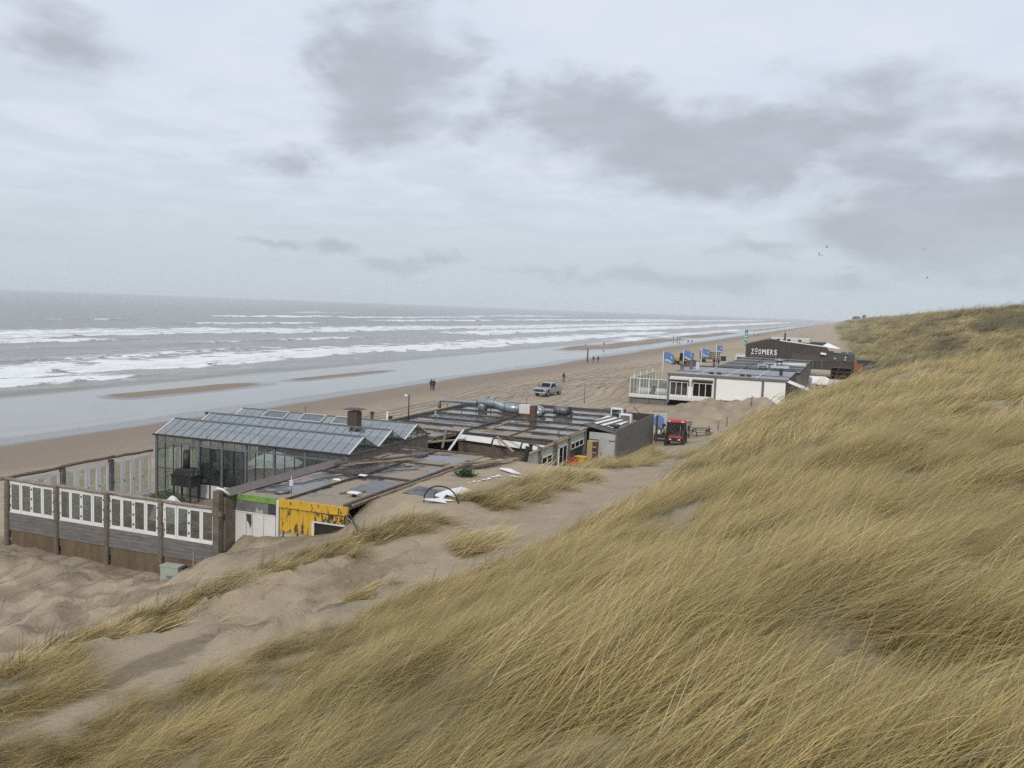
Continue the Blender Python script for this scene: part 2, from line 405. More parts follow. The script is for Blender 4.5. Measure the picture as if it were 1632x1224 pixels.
def cover(X, Y):
    X = X + sstep(170, 300, Y) * (4 * perlin(Y / 55, Y * 0 + 1.7, 3) + 2.2 * perlin(Y / 17, Y * 0 + 4.7, 3))
    e = np.interp(Y, _EY, _EX)
    ew = e + .9 * fbm(X / 3, Y / 4.5, 3, 91) + .5 * np.sin(Y / 3.1)
    c = sstep(0, 1.0, X - ew)
    # bare blowouts within the dune
    b = fbm(X / 7 + .3 * Y / 7, Y / 9, 3, 95)
    c = c * (1 - .75 * sstep(.32, .55, b))
    for (cx, cy, rx, ry) in ((4.9, 33, 1.5, 3.4), (7.5, 44, 1.3, 2.5), (-3.6, 21.5, .5, 1.3), (-2.6, 7.6, .6, .5), (6, 58, 1.5, 3), (-9.8, 13.2, .7, 1.5), (9.5, 52, 2, 3)):
        d = ((X - cx) / rx) ** 2 + ((Y - cy) / ry) ** 2
        c = c * (1 - np.exp(-d * d))
    for L in (BELT, BELT2, BELT3):
        for (a, b2) in zip(L[:-1], L[1:]):
            ax, ay, aw = a; bx, by, bw = b2
            dx, dy = bx - ax, by - ay
            t_ = np.clip(((X - ax) * dx + (Y - ay) * dy) / (dx * dx + dy * dy), 0, 1)
            d = np.hypot(X - ax - t_ * dx, Y - ay - t_ * dy) / (aw + (bw - aw) * t_)
            d = d + .9 * fbm(X / 1.1, Y / 1.1, 2, 97)
            c = np.maximum(c, .7 * sstep(1.05, .45, d))
    for (cx, cy, rx, ry) in PATCH:
        d = np.sqrt(((X - cx) / rx) ** 2 + ((Y - cy) / ry) ** 2)
        c = np.maximum(c, .8 * sstep(1.05, .4, d))
    return c


def dark_sand(X, Y, Z):  # only a darker brown tone: streaks on the shelf, patches on heaps
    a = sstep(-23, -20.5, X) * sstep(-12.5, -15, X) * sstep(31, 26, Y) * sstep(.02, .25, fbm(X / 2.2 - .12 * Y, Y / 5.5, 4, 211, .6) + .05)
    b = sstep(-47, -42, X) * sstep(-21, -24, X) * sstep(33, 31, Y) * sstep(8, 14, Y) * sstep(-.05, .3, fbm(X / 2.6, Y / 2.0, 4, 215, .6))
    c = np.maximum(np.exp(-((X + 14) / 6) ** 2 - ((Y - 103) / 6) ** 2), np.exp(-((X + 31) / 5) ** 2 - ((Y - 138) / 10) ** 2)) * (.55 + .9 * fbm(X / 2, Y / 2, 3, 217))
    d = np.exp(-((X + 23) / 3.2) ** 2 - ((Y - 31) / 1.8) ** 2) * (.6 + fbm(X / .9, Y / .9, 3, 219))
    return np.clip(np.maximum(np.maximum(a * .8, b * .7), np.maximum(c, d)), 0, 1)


xs = axis([(-4000, -400, 600, 300), (-400, -130, 30, 8), (-130, -60, 1.3, 1.3), (-60, -40, .8, .6), (-40, -28, .35, .25), (-28, 6, .22, .22), (6, 30, .3, .9), (30, 110, 1.5, 5), (110, 4000, 40, 900)])
ys = axis([(-6, 5, .6, .3), (5, 46, .22, .24), (46, 120, .35, .9), (120, 320, 1.2, 2.5), (320, 1000, 5, 20), (1000, 2400, 30, 60), (2400, 9000, 150, 900)])
me = grid_mesh('ground', xs, ys, terrain, {'dark_sand': dark_sand, 'litter': lambda x, y, z: cover(x, y) * (1 - .5 * sstep(250, 500, y)) * sstep(-60, -50, x)})
ground = bpy.data.objects.new('ground', me); C.objects.link(ground)
ground['kind'] = 'structure'; ground['label'] = 'sandy beach rising inland into tall dunes'
me.materials.append(sand_material())

# ------------------------------------------------------------------ sea
BREAK = [  # X of the crest, Y range, height, foam trail length, foam strength
    (-113, -50, 118, .40, 16, .9), (-124, 60, 260, .55, 26, 1.0), (-121, 220, 620, .5, 26, 1.0), (-133, 20, 110, .5, 24, .95),
    (-150, 120, 200, .35, 16, .55), (-205, -50, 205, .5, 26, .8), (-230, 150, 330, .8, 46, 1.0), (-220, 290, 520, .8, 46, 1.0), (-172, 380, 900, .6, 34, 1.0), (-178, 200, 300, .4, 14, .6),
    (-212, 480, 1200, .8, 44, 1.0), (-255, 60, 150, .5, 20, .6), (-300, 330, 460, .5, 14, .7), (-400, 470, 600, .7, 20, .95), (-325, 580, 800, .8, 30, 1.0), (-395, 620, 800, .7, 22, .95),
    (-420, 570, 660, .6, 16, .9), (-330, 880, 1800, .9, 46, 1.0), (-150, 650, 2400, .6, 40, 1.0), (-470, 1050, 1500, .8, 30, .9), (-280, 1200, 3200, .8, 50, .95),
    (-102, 400, 900, .2, 14, .8), (-410, 800, 1000, .7, 22, .95), (-290, 40, 170, .5, 14, .6), (-540, 760, 900, .8, 18, .8), (-520, 1300, 1700, .8, 30, .8), (-350, 300, 360, .5, 10, .6)]



def sea_fields(X, Y):
    Z = .10 * fbm(X / 11, Y / 30, 3, 101) * sstep(-100, -125, X) + .22 * fbm(X / 26, Y / 60, 3, 111) * sstep(-120, -170, X)
    F = np.zeros_like(X)
    edge = fbm(X / 5, Y / 9, 4, 121)
    for i, (cx, y0, y1, h, tr, s) in enumerate(BREAK):
        xc = cx + 7 * perlin(Y / 70, Y * 0 + i * 3.1, 131) + 2.5 * perlin(Y / 19, Y * 0 + i, 132)
        on = sstep(y0 - 18, y0 + 22, Y) * sstep(y1 + 18, y1 - 22, Y) * sstep(-.50, -.05, perlin(Y / 42, Y * 0 + i * 5.7, 135) + .12)
        d = X - xc                     # >0 shoreward
        prof = np.where(d > 0, np.exp(-(d / 1.3) ** 2), np.exp(-(d / 4.5) ** 2))
        Z = Z + 1.5 * h * on * prof * (1 + .3 * edge)
        fo = np.where(d > 0, sstep(6.5, .2, d + 3.2 * edge), .25 * sstep(-2.2 * tr, -.5, d + tr * .8 * edge) + .75 * sstep(-1.25 * tr, -.5, d + tr * .7 * edge))
        F = np.maximum(F, s * on * fo)
    # swash lines and thin foam in the shallows
    sw = sstep(.75, .97, np.sin((X + 2.2 * fbm(X / 14, Y / 30, 3, 141)) / 3.1)) * sstep(-121, -112, X) * sstep(-84, -96, X)
    F = np.maximum(F, .45 * sw * sstep(-.1, .3, fbm(X / 12, Y / 30, 2, 143)))
    return Z, F


_sf = {}


def sea_z(X, Y):
    Z, F = sea_fields(X, Y); _sf['f'] = F; return Z


def sea_material():
    m, t = newmat('sea_water')
    g = t.new('ShaderNodeNewGeometry').outputs['Position']
    x, y, z = t.sep(g)
    foam = t.new('ShaderNodeAttribute', attribute_name='foam').outputs['Fac']
    lace = t.noise(t.mapping(g, (.55, .22, 1)), 1.0, 6, .68, .9)
    lace2 = t.noise(t.mapping(g, (.09, .035, 1)), 1.0, 5, .65, .4)
    f = t.ramp(t.math('ADD', foam, t.math('MULTIPLY', t.math('SUBTRACT', lace, .5), 1.7)), .28, .62)
    streak = t.math('MULTIPLY', t.ramp(lace2, .50, .66, 0, .85), t.math('MULTIPLY', t.ramp(lace, .46, .62), t.ramp(x, -330, -200, 0.15, 1)))
    streak = t.math('MULTIPLY', streak, t.ramp(x, -100, -118))
    f = t.math('MAXIMUM', f, streak)
    deep = t.mix(t.ramp(x, -320, -95), (.165, .168, .148), (.25, .235, .205))
    deep = t.mix(t.ramp(lace2, .35, .65, 0, .6), deep, (.175, .172, .148))
    t.put(t.b.inputs['Base Color'], t.mix(f, deep, (.78, .79, .79)))
    flat = t.ramp(x, -110, -98)
    t.put(t.b.inputs['Roughness'], t.math('MAXIMUM', t.ramp(flat, 0, 1, .22, .06), t.math('MULTIPLY', f, .8)))
    t.put(t.b.inputs['Specular IOR Level'], t.ramp(f, 0, 1, .5, .1))
    t.b.inputs['IOR'].default_value = 1.33
    w1 = t.noise(t.mapping(g, (.42, .12, 1)), 1.0, 5, .62, .4)
    w2 = t.noise(t.mapping(g, (.07, .022, 1)), 1.0, 3, .55, .3)
    h = t.math('ADD', t.math('MULTIPLY', w1, .8), t.math('MULTIPLY', w2, 3.2))
    h = t.math('MULTIPLY', h, t.ramp(flat, 0, 1, 1., .03))
    h = t.math('MULTIPLY', h, t.ramp(x, -1200, -300, .35, 1.))
    h = t.math('ADD', h, t.math('MULTIPLY', f, .25))
    bump(t, h, 1.0, 1.0)
    return m


xs = axis([(-9000, -1500, 1500, 500), (-1500, -480, 120, 14), (-480, -260, 7, 2.2), (-260, -98, 1.3, .8), (-98, -60, 1.5, 2.5)])
ys = axis([(-400, 20, 100, 20), (20, 330, 1.5, 2.2), (330, 900, 3, 8), (900, 3300, 14, 60), (3300, 9000, 300, 1200)])
me = grid_mesh('sea', xs, ys, sea_z, {'foam': lambda x, y, z: _sf['f']})
sea = bpy.data.objects.new('sea', me); C.objects.link(sea)
sea['kind'] = 'structure'; sea['label'] = 'grey rough sea with rows of white breakers'
me.materials.append(sea_material())
# ------------------------------------------------------------------ mesh helpers
class MB:
    def __init__(s): s.v = []; s.f = []; s.smooth = []
    def add(s, vs, fs, smooth=False):
        o = len(s.v); s.v += [tuple(v) for v in vs]; s.f += [tuple(o + i for i in f) for f in fs]; s.smooth += [smooth] * len(fs)
        return s
    def box(s, x0, x1, y0, y1, z0, z1):
        return s.add([(x0, y0, z0), (x1, y0, z0), (x1, y1, z0), (x0, y1, z0), (x0, y0, z1), (x1, y0, z1), (x1, y1, z1), (x0, y1, z1)],
                     [(0, 3, 2, 1), (4, 5, 6, 7), (0, 1, 5, 4), (1, 2, 6, 5), (2, 3, 7, 6), (3, 0, 4, 7)])
    def beam(s, a, b, w, h, upv=(0, 0, 1)):
        a = Vector(a); b = Vector(b); d = (b - a).normalized(); u = Vector(upv)
        if abs(d.dot(u)) > .98: u = Vector((0, 1, 0))
        r = d.cross(u).normalized(); u = r.cross(d)
        r *= w / 2; u *= h / 2
        return s.add([a - r - u, a + r - u, a + r + u, a - r + u, b - r - u, b + r - u, b + r + u, b - r + u],
                     [(0, 1, 2, 3), (4, 7, 6, 5), (0, 4, 5, 1), (1, 5, 6, 2), (2, 6, 7, 3), (3, 7, 4, 0)])
    def tube(s, pts, r, n=8, cap=True, smooth=True):
        pts = [Vector(p) for p in pts]; k = len(pts)
        rr = r if isinstance(r, (list, tuple)) else [r] * k
        vs = []; fs = []; ref = None
        for i, p in enumerate(pts):
            d = (pts[min(i + 1, k - 1)] - pts[max(i - 1, 0)]).normalized()
            if ref is None:
                ref = Vector((0, 0, 1)) if abs(d.z) < .9 else Vector((0, 1, 0))
            a = d.cross(ref)
            if a.length < 1e-4: a = d.cross(Vector((1, 0, 0)))
            a.normalize(); b = a.cross(d); ref = b
            for j in range(n):
                t = 2 * math.pi * j / n
                vs.append(p + rr[i] * (math.cos(t) * a + math.sin(t) * b))
        for i in range(k - 1):
            for j in range(n):
                fs.append((i * n + j, i * n + (j + 1) % n, (i + 1) * n + (j + 1) % n, (i + 1) * n + j))
        s.add(vs, fs, smooth)
        if cap:
            o = len(s.v) - len(vs)
            s.f += [tuple(o + j for j in reversed(range(n))), tuple(o + (k - 1) * n + j for j in range(n))]; s.smooth += [False, False]
        return s
    def prism(s, poly, axis_, a, b):
        """extrude a 2-D polygon along x, y or z"""
        n = len(poly)
        def P(p, t): return {'x': (t, p[0], p[1]), 'y': (p[0], t, p[1]), 'z': (p[0], p[1], t)}[axis_]
        vs = [P(p, a) for p in poly] + [P(p, b) for p in poly]
        fs = [tuple(range(n)), tuple(range(2 * n - 1, n - 1, -1))] + [(i, n + i, n + (i + 1) % n, (i + 1) % n) for i in range(n)]
        return s.add(vs, fs)
    def lathe(s, prof, c=(0, 0, 0), n=12, smooth=True):
        vs = []; fs = []
        for (r, z) in prof:
            for j in range(n):
                t = 2 * math.pi * j / n
                vs.append((c[0] + r * math.cos(t), c[1] + r * math.sin(t), c[2] + z))
        for i in range(len(prof) - 1):
            for j in range(n):
                fs.append((i * n + j, i * n + (j + 1) % n, (i + 1) * n + (j + 1) % n, (i + 1) * n + j))
        return s.add(vs, fs, smooth)
    def slab(s, a, b, c, d, t):
        """quad a b c d given thickness t along its normal"""
        a, b, c, d = map(Vector, (a, b, c, d)); n = (b - a).cross(d - a).normalized() * t
        return s.add([a, b, c, d, a + n, b + n, c + n, d + n], [(3, 2, 1, 0), (4, 5, 6, 7), (0, 1, 5, 4), (1, 2, 6, 5), (2, 3, 7, 6), (3, 0, 4, 7)])
    def mesh(s, name, mat, bev=0):
        me = bpy.data.meshes.new(name); me.from_pydata(s.v, [], s.f)
        me.polygons.foreach_set('use_smooth', s.smooth)
        bm = bmesh.new(); bm.from_mesh(me); bmesh.ops.recalc_face_normals(bm, faces=bm.faces)
        if bev:
            bmesh.ops.bevel(bm, geom=list(bm.edges), offset=bev, segments=2, affect='EDGES', profile=.6)
            for f in bm.faces: f.smooth = True
        bm.to_mesh(me); bm.free()
        for m_ in (mat if isinstance(mat, (list, tuple)) else [mat]): me.materials.append(MATS[m_] if isinstance(m_, str) else m_)
        return me
    def build(s, name, mat, parent=None, bev=0):
        """vertices are in the coordinates of the thing's root; sub-parts undo their part's own offset (parts sit at the root)"""
        o = bpy.data.objects.new(name, s.mesh(name, mat, bev)); C.objects.link(o)
        if parent is not None: o.parent = parent
        return o


def tag(o, label=None, cat=None, group=None, kind=None):
    if label: o['label'] = label
    if cat: o['category'] = cat
    if group: o['group'] = group
    if kind: o['kind'] = kind
    return o


def thing(name, label, cat, loc=(0, 0, 0), rz=0., group=None):
    o = bpy.data.objects.new(name, None); C.objects.link(o)
    o.location = loc; o.rotation_euler = (0, 0, rz); o.empty_display_size = .3
    return tag(o, label, cat, group)


def single(name, mb, mat, label, cat, group=None, loc=None):
    o = mb.build(name, mat); 
    if loc: o.location = loc
    return tag(o, label, cat, group)


def copy_tree(o, parent=None):
    c = o.copy(); C.objects.link(c); c.parent = parent
    for ch in list(o.children): copy_tree(ch, c)
    return c


def inst(o, parent, loc=None, rot=None, name=None):
    """another piece sharing the mesh of o"""
    c = o.copy(); C.objects.link(c); c.parent = parent
    if loc is not None: c.location = loc
    if rot is not None: c.rotation_euler = rot
    return c


# ------------------------------------------------------------------ surface library
pm('old_wood', (.155, .128, .105), .85, .35, 2.5, bmp=.4, stretch=(1, 1, 1), stain=(.30, .27, .23), stain_at=.64)
pm('log_wood', (.165, .135, .11), .9, .3, 6, bmp=.5, stain=(.30, .265, .225), stain_at=.62)
pm('rail_wood', (.27, .225, .18), .9, .3, 5, bmp=.5, stain=(.16, .13, .11), stain_at=.58)
pm('grey_board', (.17, .158, .148), .85, .3, 4, bmp=.3, stretch=(.35, 1, 3), stain=(.25, .235, .215), stain_at=.62)
pm('plywood', (.15, .105, .062), .8, .25, 1.6, bmp=.1, stretch=(2, 2, .5), stain=(.12, .085, .055), stain_at=.58)
pm('white_paint', (.72, .72, .70), .45, .06, 2.5, stain=(.52, .50, .46), stain_at=.70)
pm('white_panel', (.63, .62, .59), .5, .06, 1.2, stain=(.46, .43, .38), stain_at=.66)
pm('clean_white_panel', (.80, .79, .765), .5, .03, .8)
pm('dark_iron', (.03, .03, .032), .55, .3, 5, bmp=.1)
pm('black_plastic', (.02, .02, .021), .5, .2, 5)
pm('steel_frame', (.17, .185, .20), .45, .15, 3, metal=.3, stain=(.10, .095, .09), stain_at=.66)
pm('pane_bar', (.25, .275, .29), .5, .15, 3, metal=.2)
pm('white_bar', (.58, .60, .60), .45, .1, 3)
pm('parapet_brown', (.155, .125, .125), .55, .14, 1.6)
pm('batten', (.085, .07, .058), .85, .35, 4, bmp=.4, stain=(.24, .19, .145), stain_at=.60)
pm('lumber', (.33, .26, .175), .85, .3, 3, bmp=.3, stain=(.17, .13, .095), stain_at=.60)
pm('dark_lumber', (.12, .095, .075), .9, .35, 3, bmp=.4, stain=(.26, .205, .15), stain_at=.62)
pm('green_paint', (.17, .33, .07), .6, .25, 3, stain=(.13, .12, .09), stain_at=.57)
pm('patchy_grey', (.17, .17, .165), .7, .3, 1.4, stain=(.40, .40, .38), stain_at=.55)
pm('charcoal_panel', (.05, .048, .055), .6, .2, 2)
pm('galvanised', (.30, .335, .35), .38, .14, 2.2, metal=.55, stain=(.40, .42, .42), stain_at=.62)
pm('galvanised_dark', (.16, .175, .185), .45, .2, 2.2, metal=.5)
pm('corrugated_brown', (.075, .052, .042), .6, .2, 2)
pm('white_membrane', (.80, .80, .78), .55, .05, 2, stain=(.60, .55, .47), stain_at=.66)
pm('red_paint', (.42, .028, .03), .4, .15, 3)
pm('red_plastic', (.36, .03, .022), .45, .2, 2)
pm('yellow_plastic', (.62, .40, .03), .45, .15, 2)
pm('yellow_machine', (.50, .30, .03), .5, .2, 2)
pm('rubber', (.02, .02, .02), .85, .2, 6)
pm('rope_blue', (.12, .20, .32), .6, .2, 5)
pm('leaf_green', (.045, .085, .025), .7, .4, 4)
pm('net_green', (.05, .09, .04), .8, .4, 3)
pm('utility_green', (.36, .38, .33), .6, .08, 2)
pm('grey_wall', (.145, .138, .13), .75, .14, .8, bmp=.1, stretch=(1, 1, 2.5), stain=(.105, .10, .092), stain_at=.58)
pm('shed_white', (.43, .44, .42), .6, .1, 1.0, stain=(.27, .26, .235), stain_at=.60)
pm('pale_blue_panel', (.46, .50, .49), .6, .1, 1.0, stain=(.27, .25, .22), stain_at=.60)
pm('yellow_wood', (.37, .29, .145), .7, .12, 2, stretch=(2, 2, .3))
pm('rust_brown', (.14, .07, .04), .85, .35, 3, bmp=.3)
pm('dark_interior', (.022, .018, .017), .9, .3, 1)
pm('brown_door', (.075, .042, .035), .6, .2, 2)
pm('curtain', (.66, .68, .56), .8, .12, 1.5, stretch=(5, 5, .6), stain=(.46, .48, .37), stain_at=.62)
pm('canvas_white', (.72, .72, .70), .8, .05, 1)
pm('roof_grey', (.27, .28, .285), .6, .12, .5, stain=(.36, .36, .36), stain_at=.6)
pm('roof_black', (.035, .038, .042), .55, .3, .35, stain=(.12, .125, .13), stain_at=.62)
pm('zoomers_brown', (.058, .045, .037), .7, .14, .5, stretch=(1, 1, 6))
pm('zoomers_screen', (.085, .072, .064), .7, .15, .8, stretch=(6, 6, .6))
pm('sign_white', (.85, .85, .84), .5, .02, 1)
pm('flag_blue', (.11, .20, .42), .7, .1, 2)
pm('flag_teal', (.05, .24, .235), .7, .08, 2)
pm('silver_paint', (.40, .42, .45), .28, .05, 1, metal=.35)
pm('orange_pot', (.32, .11, .05), .8, .2, 4)
pm('awning', (.45, .43, .41), .8, .1, 3)
pm('awning_dark', (.10, .055, .045), .8, .15, 3)
pm('skin', (.42, .26, .19), .6, .08, 8)
pm('jacket_black', (.016, .016, .019), .8, .25, 8)
pm('jacket_navy', (.025, .03, .05), .8, .25, 8)
pm('jacket_rust', (.17, .055, .03), .8, .2, 8)
pm('jacket_white', (.62, .62, .62), .8, .1, 8)
pm('jacket_brown', (.07, .045, .035), .8, .2, 8)
pm('trouser_dark', (.025, .026, .03), .85, .2, 8)
pm('trouser_denim', (.06, .075, .11), .85, .2, 8)
pm('trouser_tan', (.22, .16, .11), .85, .2, 8)
pm('hair_dark', (.025, .018, .013), .7, .3, 20)
pm('hair_fair', (.20, .13, .07), .7, .3, 20)
pm('gull_white', (.62, .63, .65), .7, .06, 5)
pm('gull_grey', (.16, .17, .185), .7, .15, 5)
pm('deck_sand', (.24, .195, .15), .9, .2, 1.2, bmp=.3)
pm('far_brick', (.14, .12, .115), .9, .1, .1)
pm('ground_tarp', (.12, .125, .135), .5, .3, 1.5, bmp=.3)


def glass_mat(name, tint, refl, dirt, dirt_col=(.5, .52, .52), rough=.05, fm=.3):
    """thin pane: sees through, mirrors the sky, carries dust"""
    m, t = newmat(name)
    co = t.new('ShaderNodeNewGeometry').outputs['Position']
    rnd = t.new('ShaderNodeObjectInfo').outputs['Random']
    tr = t.new('ShaderNodeBsdfTransparent'); t.put(tr.inputs[0], tint)
    gl = t.new('ShaderNodeBsdfGlossy'); gl.inputs['Roughness'].default_value = rough; t.put(gl.inputs[0], (.92, .95, .97))
    df = t.new('ShaderNodeBsdfDiffuse'); t.put(df.inputs[0], dirt_col)
    fr = t.new('ShaderNodeLayerWeight'); fr.inputs[0].default_value = .35
    m1 = t.new('ShaderNodeMixShader')
    t.put(m1.inputs[0], t.math('ADD', t.math('MULTIPLY', fr.outputs['Fresnel'], fm), refl, clamp=True))
    t.l.new(tr.outputs[0], m1.inputs[1]); t.l.new(gl.outputs[0], m1.inputs[2])
    m2 = t.new('ShaderNodeMixShader')
    dn = t.ramp(t.noise(co, 1.1, 5, .65, .5), .35, .72, dirt * .35, dirt * 1.6)
    dn = t.math('MULTIPLY', dn, t.ramp(rnd, 0, 1, .75, 1.3))
    t.put(m2.inputs[0], dn)
    t.l.new(m1.outputs[0], m2.inputs[1]); t.l.new(df.outputs[0], m2.inputs[2])
    t.l.new(m2.outputs[0], t.out.inputs[0])
    # slightly uneven panes
    nb = t.new('ShaderNodeBump'); nb.inputs['Strength'].default_value = .06; nb.inputs['Distance'].default_value = .2
    t.put(nb.inputs['Height'], t.noise(co, .8, 2, .5)); t.l.new(nb.outputs[0], gl.inputs['Normal'])
    return m


glass_mat('roof_glass', (.80, .85, .86), .06, .30, (.24, .265, .275), fm=.32)
glass_mat('wall_glass', (.86, .89, .87), .05, .05)
glass_mat('sash_glass', (.66, .69, .68), .16, .05, (.25, .26, .25), fm=.5)
glass_mat('clear_glass', (.90, .92, .91), .03, .04, fm=.15)
glass_mat('dark_glass', (.06, .07, .075), .03, .3, (.03, .035, .035), fm=.08)
glass_mat('gable_glass', (.50, .56, .53), .05, .25, (.12, .15, .14))
glass_mat('mirror_glass', (.35, .40, .40), .14, .10, (.2, .22, .21))


def wet_roof():
    m, t = newmat('wet_roof')
    g = t.new('ShaderNodeNewGeometry').outputs['Position']
    n1 = t.noise(t.mapping(g, (.30, .30, 1)), 1.0, 4, .55, .5); n2 = t.noise(g, 1.8, 5, .65, .4); n3 = t.noise(g, 14, 3, .6)
    sand = t.math('ADD', n1, t.math('MULTIPLY', t.math('SUBTRACT', n2, .5), .22))
    x = t.sep(g)
    sand = t.math('ADD', sand, t.ramp(x[1], 56, 66, .06, -.13))
    sand = t.math('ADD', sand, t.ramp(x[0], -24, -19.5, 0., .03))
    for (cx, cy, rx, ry) in ((-24.0, 35.1, .8, 1.7), (-20.9, 37.0, 1.0, 1.7), (-24.0, 41.0, .9, 1.8), (-22.6, 41.4, .8, 1.5), (-21.5, 45.6, 1.6, 1.2), (-24, 46.5, 1.2, 1.2)):
        d_ = t.vmath('LENGTH', t.vmath('MULTIPLY', t.vmath('SUBTRACT', g, (cx, cy, 0)), (1 / rx, 1 / ry, 0)), out=1)
        sand = t.math('SUBTRACT', sand, t.ramp(t.math('ADD', d_, t.math('MULTIPLY', n2, .5)), 1.5, .8, 0, .2))
    dry = t.ramp(sand, .49, .55)
    wet_c = t.mix(t.ramp(n2, .35, .65), (.055, .052, .052), (.115, .105, .098))
    sand_c = t.mix(t.ramp(n3, .3, .7), (.27, .222, .172), (.335, .28, .218))
    t.put(t.b.inputs['Base Color'], t.mix(dry, wet_c, sand_c))
    t.put(t.b.inputs['Roughness'], t.math('ADD', t.math('MULTIPLY', dry, .75), t.ramp(n2, .45, .75, .09, .35)))
    t.put(t.b.inputs['Specular IOR Level'], t.ramp(dry, 0, 1, .75, .2))
    bump(t, t.math('MULTIPLY', n3, dry), .4, .04)


wet_roof()


def peeling_yellow():
    m, t = newmat('peeling_yellow')
    g = t.new('ShaderNodeNewGeometry').outputs['Position']
    p, z = t.mapping(g, (2.6, 2.6, .75)), t.sep(g)[2]
    n = t.noise(p, 2.2, 6, .66, .3)
    low = t.ramp(z, 4.4, 3.0, .0, .22)
    flake = t.ramp(t.math('ADD', n, low), .565, .61)
    under = t.mix(t.ramp(t.noise(g, 5, 4, .6), .42, .55), (.055, .042, .032), (.60, .56, .47))
    under = t.mix(t.ramp(z, 3.9, 3.3), (.06, .045, .033), under)
    yel = t.mix(t.ramp(t.noise(g, 1.4, 4), .3, .7), (.62, .37, .025), (.53, .32, .035))
    t.put(t.b.inputs['Base Color'], t.mix(flake, yel, under))
    t.b.inputs['Roughness'].default_value = .6
    m, t = newmat('flaked_yellow_sign')
    g = t.new('ShaderNodeNewGeometry').outputs['Position']
    n = t.noise(t.mapping(g, (2.4, 2.4, 1.1)), 3.4, 5, .62, .9)
    flake = t.ramp(n, .47, .51)
    t.put(t.b.inputs['Base Color'], t.mix(flake, (.58, .35, .03), (.04, .033, .027)))
    t.b.inputs['Roughness'].default_value = .6


peeling_yellow()

# ------------------------------------------------------------------ front windscreen fence of the terrace (along X at Y 31.4)
def sash_mesh(w, h, fw=.085, d=.05):
    m = MB()
    m.box(0, fw, -d / 2, d / 2, 0, h).box(w - fw, w, -d / 2, d / 2, 0, h)
    m.box(fw, w - fw, -d / 2, d / 2, 0, fw * 1.25).box(fw, w - fw, -d / 2, d / 2, h - fw, h)
    return m


def pane_mesh(w, h, t_=.012):
    return MB().box(0, w, -t_ / 2, t_ / 2, 0, h)


def log(parent, name, a, b, r, mat, n=9, wob=.02):
    pts = [Vector(a).lerp(Vector(b), k / 6) for k in range(7)]
    for p in pts[1:-1]: p += Vector((random.uniform(-wob, wob), random.uniform(-wob, wob), random.uniform(-wob, wob)))
    return MB().tube(pts, [r * random.uniform(.9, 1.1) for _ in pts], n).build(name, mat, parent)


FY = 31.4
PX = [-38.72, -35.42, -32.25, -29.0, -25.82]


def front_fence():
    f = thing('windscreen_fence', 'long terrace fence of white window sashes over grey planks with log posts', 'fence', (-32.3, FY, 1.1))
    ox, oz = -32.3, 1.1
    for i, x in enumerate(PX):
        if i == 4:
            MB().box(x - ox - .16, x - ox + .16, -.14, .16, .2, 4.25).build('corner_post', 'old_wood', f)
            MB().box(x - ox - .19, x - ox + .30, -.17, .0, 3.15, 3.35).build('rail_bracket', 'log_wood', f)
        else:
            log(f, 'post', (x - ox, -.03, -.6), (x - ox, -.03, 3.43), .115 if i else .13, 'log_wood')
    for a, b in zip(PX[:-1], PX[1:]):
        log(f, 'top_rail', (a - ox - (.35 if a == PX[0] else .15), -.06, 3.47 + random.uniform(-.02, .03)), (b - ox + .1, -.06, 3.44), .085, 'rail_wood', wob=.018)
        x0 = a + .18 - ox; x1 = b - .16 - ox; w = (x1 - x0 - .06) / 4
        z0, h = 2.9 - oz, 1.47
        for k in range(4):
            s = sash_mesh(w - .012, h).build('window_sash', 'white_paint', f)
            s.location = (x0 + .03 + k * w, random.uniform(-.008, .008), z0 + .03 + random.uniform(-.006, .006)); s.rotation_euler = (random.uniform(-.008, .008), random.uniform(-.004, .004), random.uniform(-.02, .02))
            p = pane_mesh(w - .012 - .15, h - .17).build('pane', 'sash_glass', s); p.location = (.075, .008, .095)
            for hh in (.25, .72, 1.2):
                hg = MB().box(-.02, .02, -.032, -.024, hh, hh + .10).build('hinge', 'dark_iron', s); hg.location.x = (w - .03) if k % 2 else .02
        MB().box(x0, x1, -.045, .045, z0 - .03, z0 + .025).build('window_sill', 'white_paint', f)
        MB().box(x0, x1, -.04, .04, z0 + h + .035, z0 + h + .075).build('head_rail', 'white_paint', f)
        nb = 5; zt = z0 - .04; ph = .178
        for k in range(nb):
            o = MB().box(x0 - .06, x1 + .05, -.02, .012, 0, ph - .014).build('plank', 'grey_board', f)
            o.location = (0, random.uniform(-.008, .004), zt - (k + 1) * ph)
        wsk = (x1 - x0) / 2
        for k in range(2):
            MB().box(x0 + k * wsk + .006, x0 + (k + 1) * wsk - .006, .03, .05, -.6, zt - nb * ph - .015).build('skirt_panel', 'plywood', f)


front_fence()


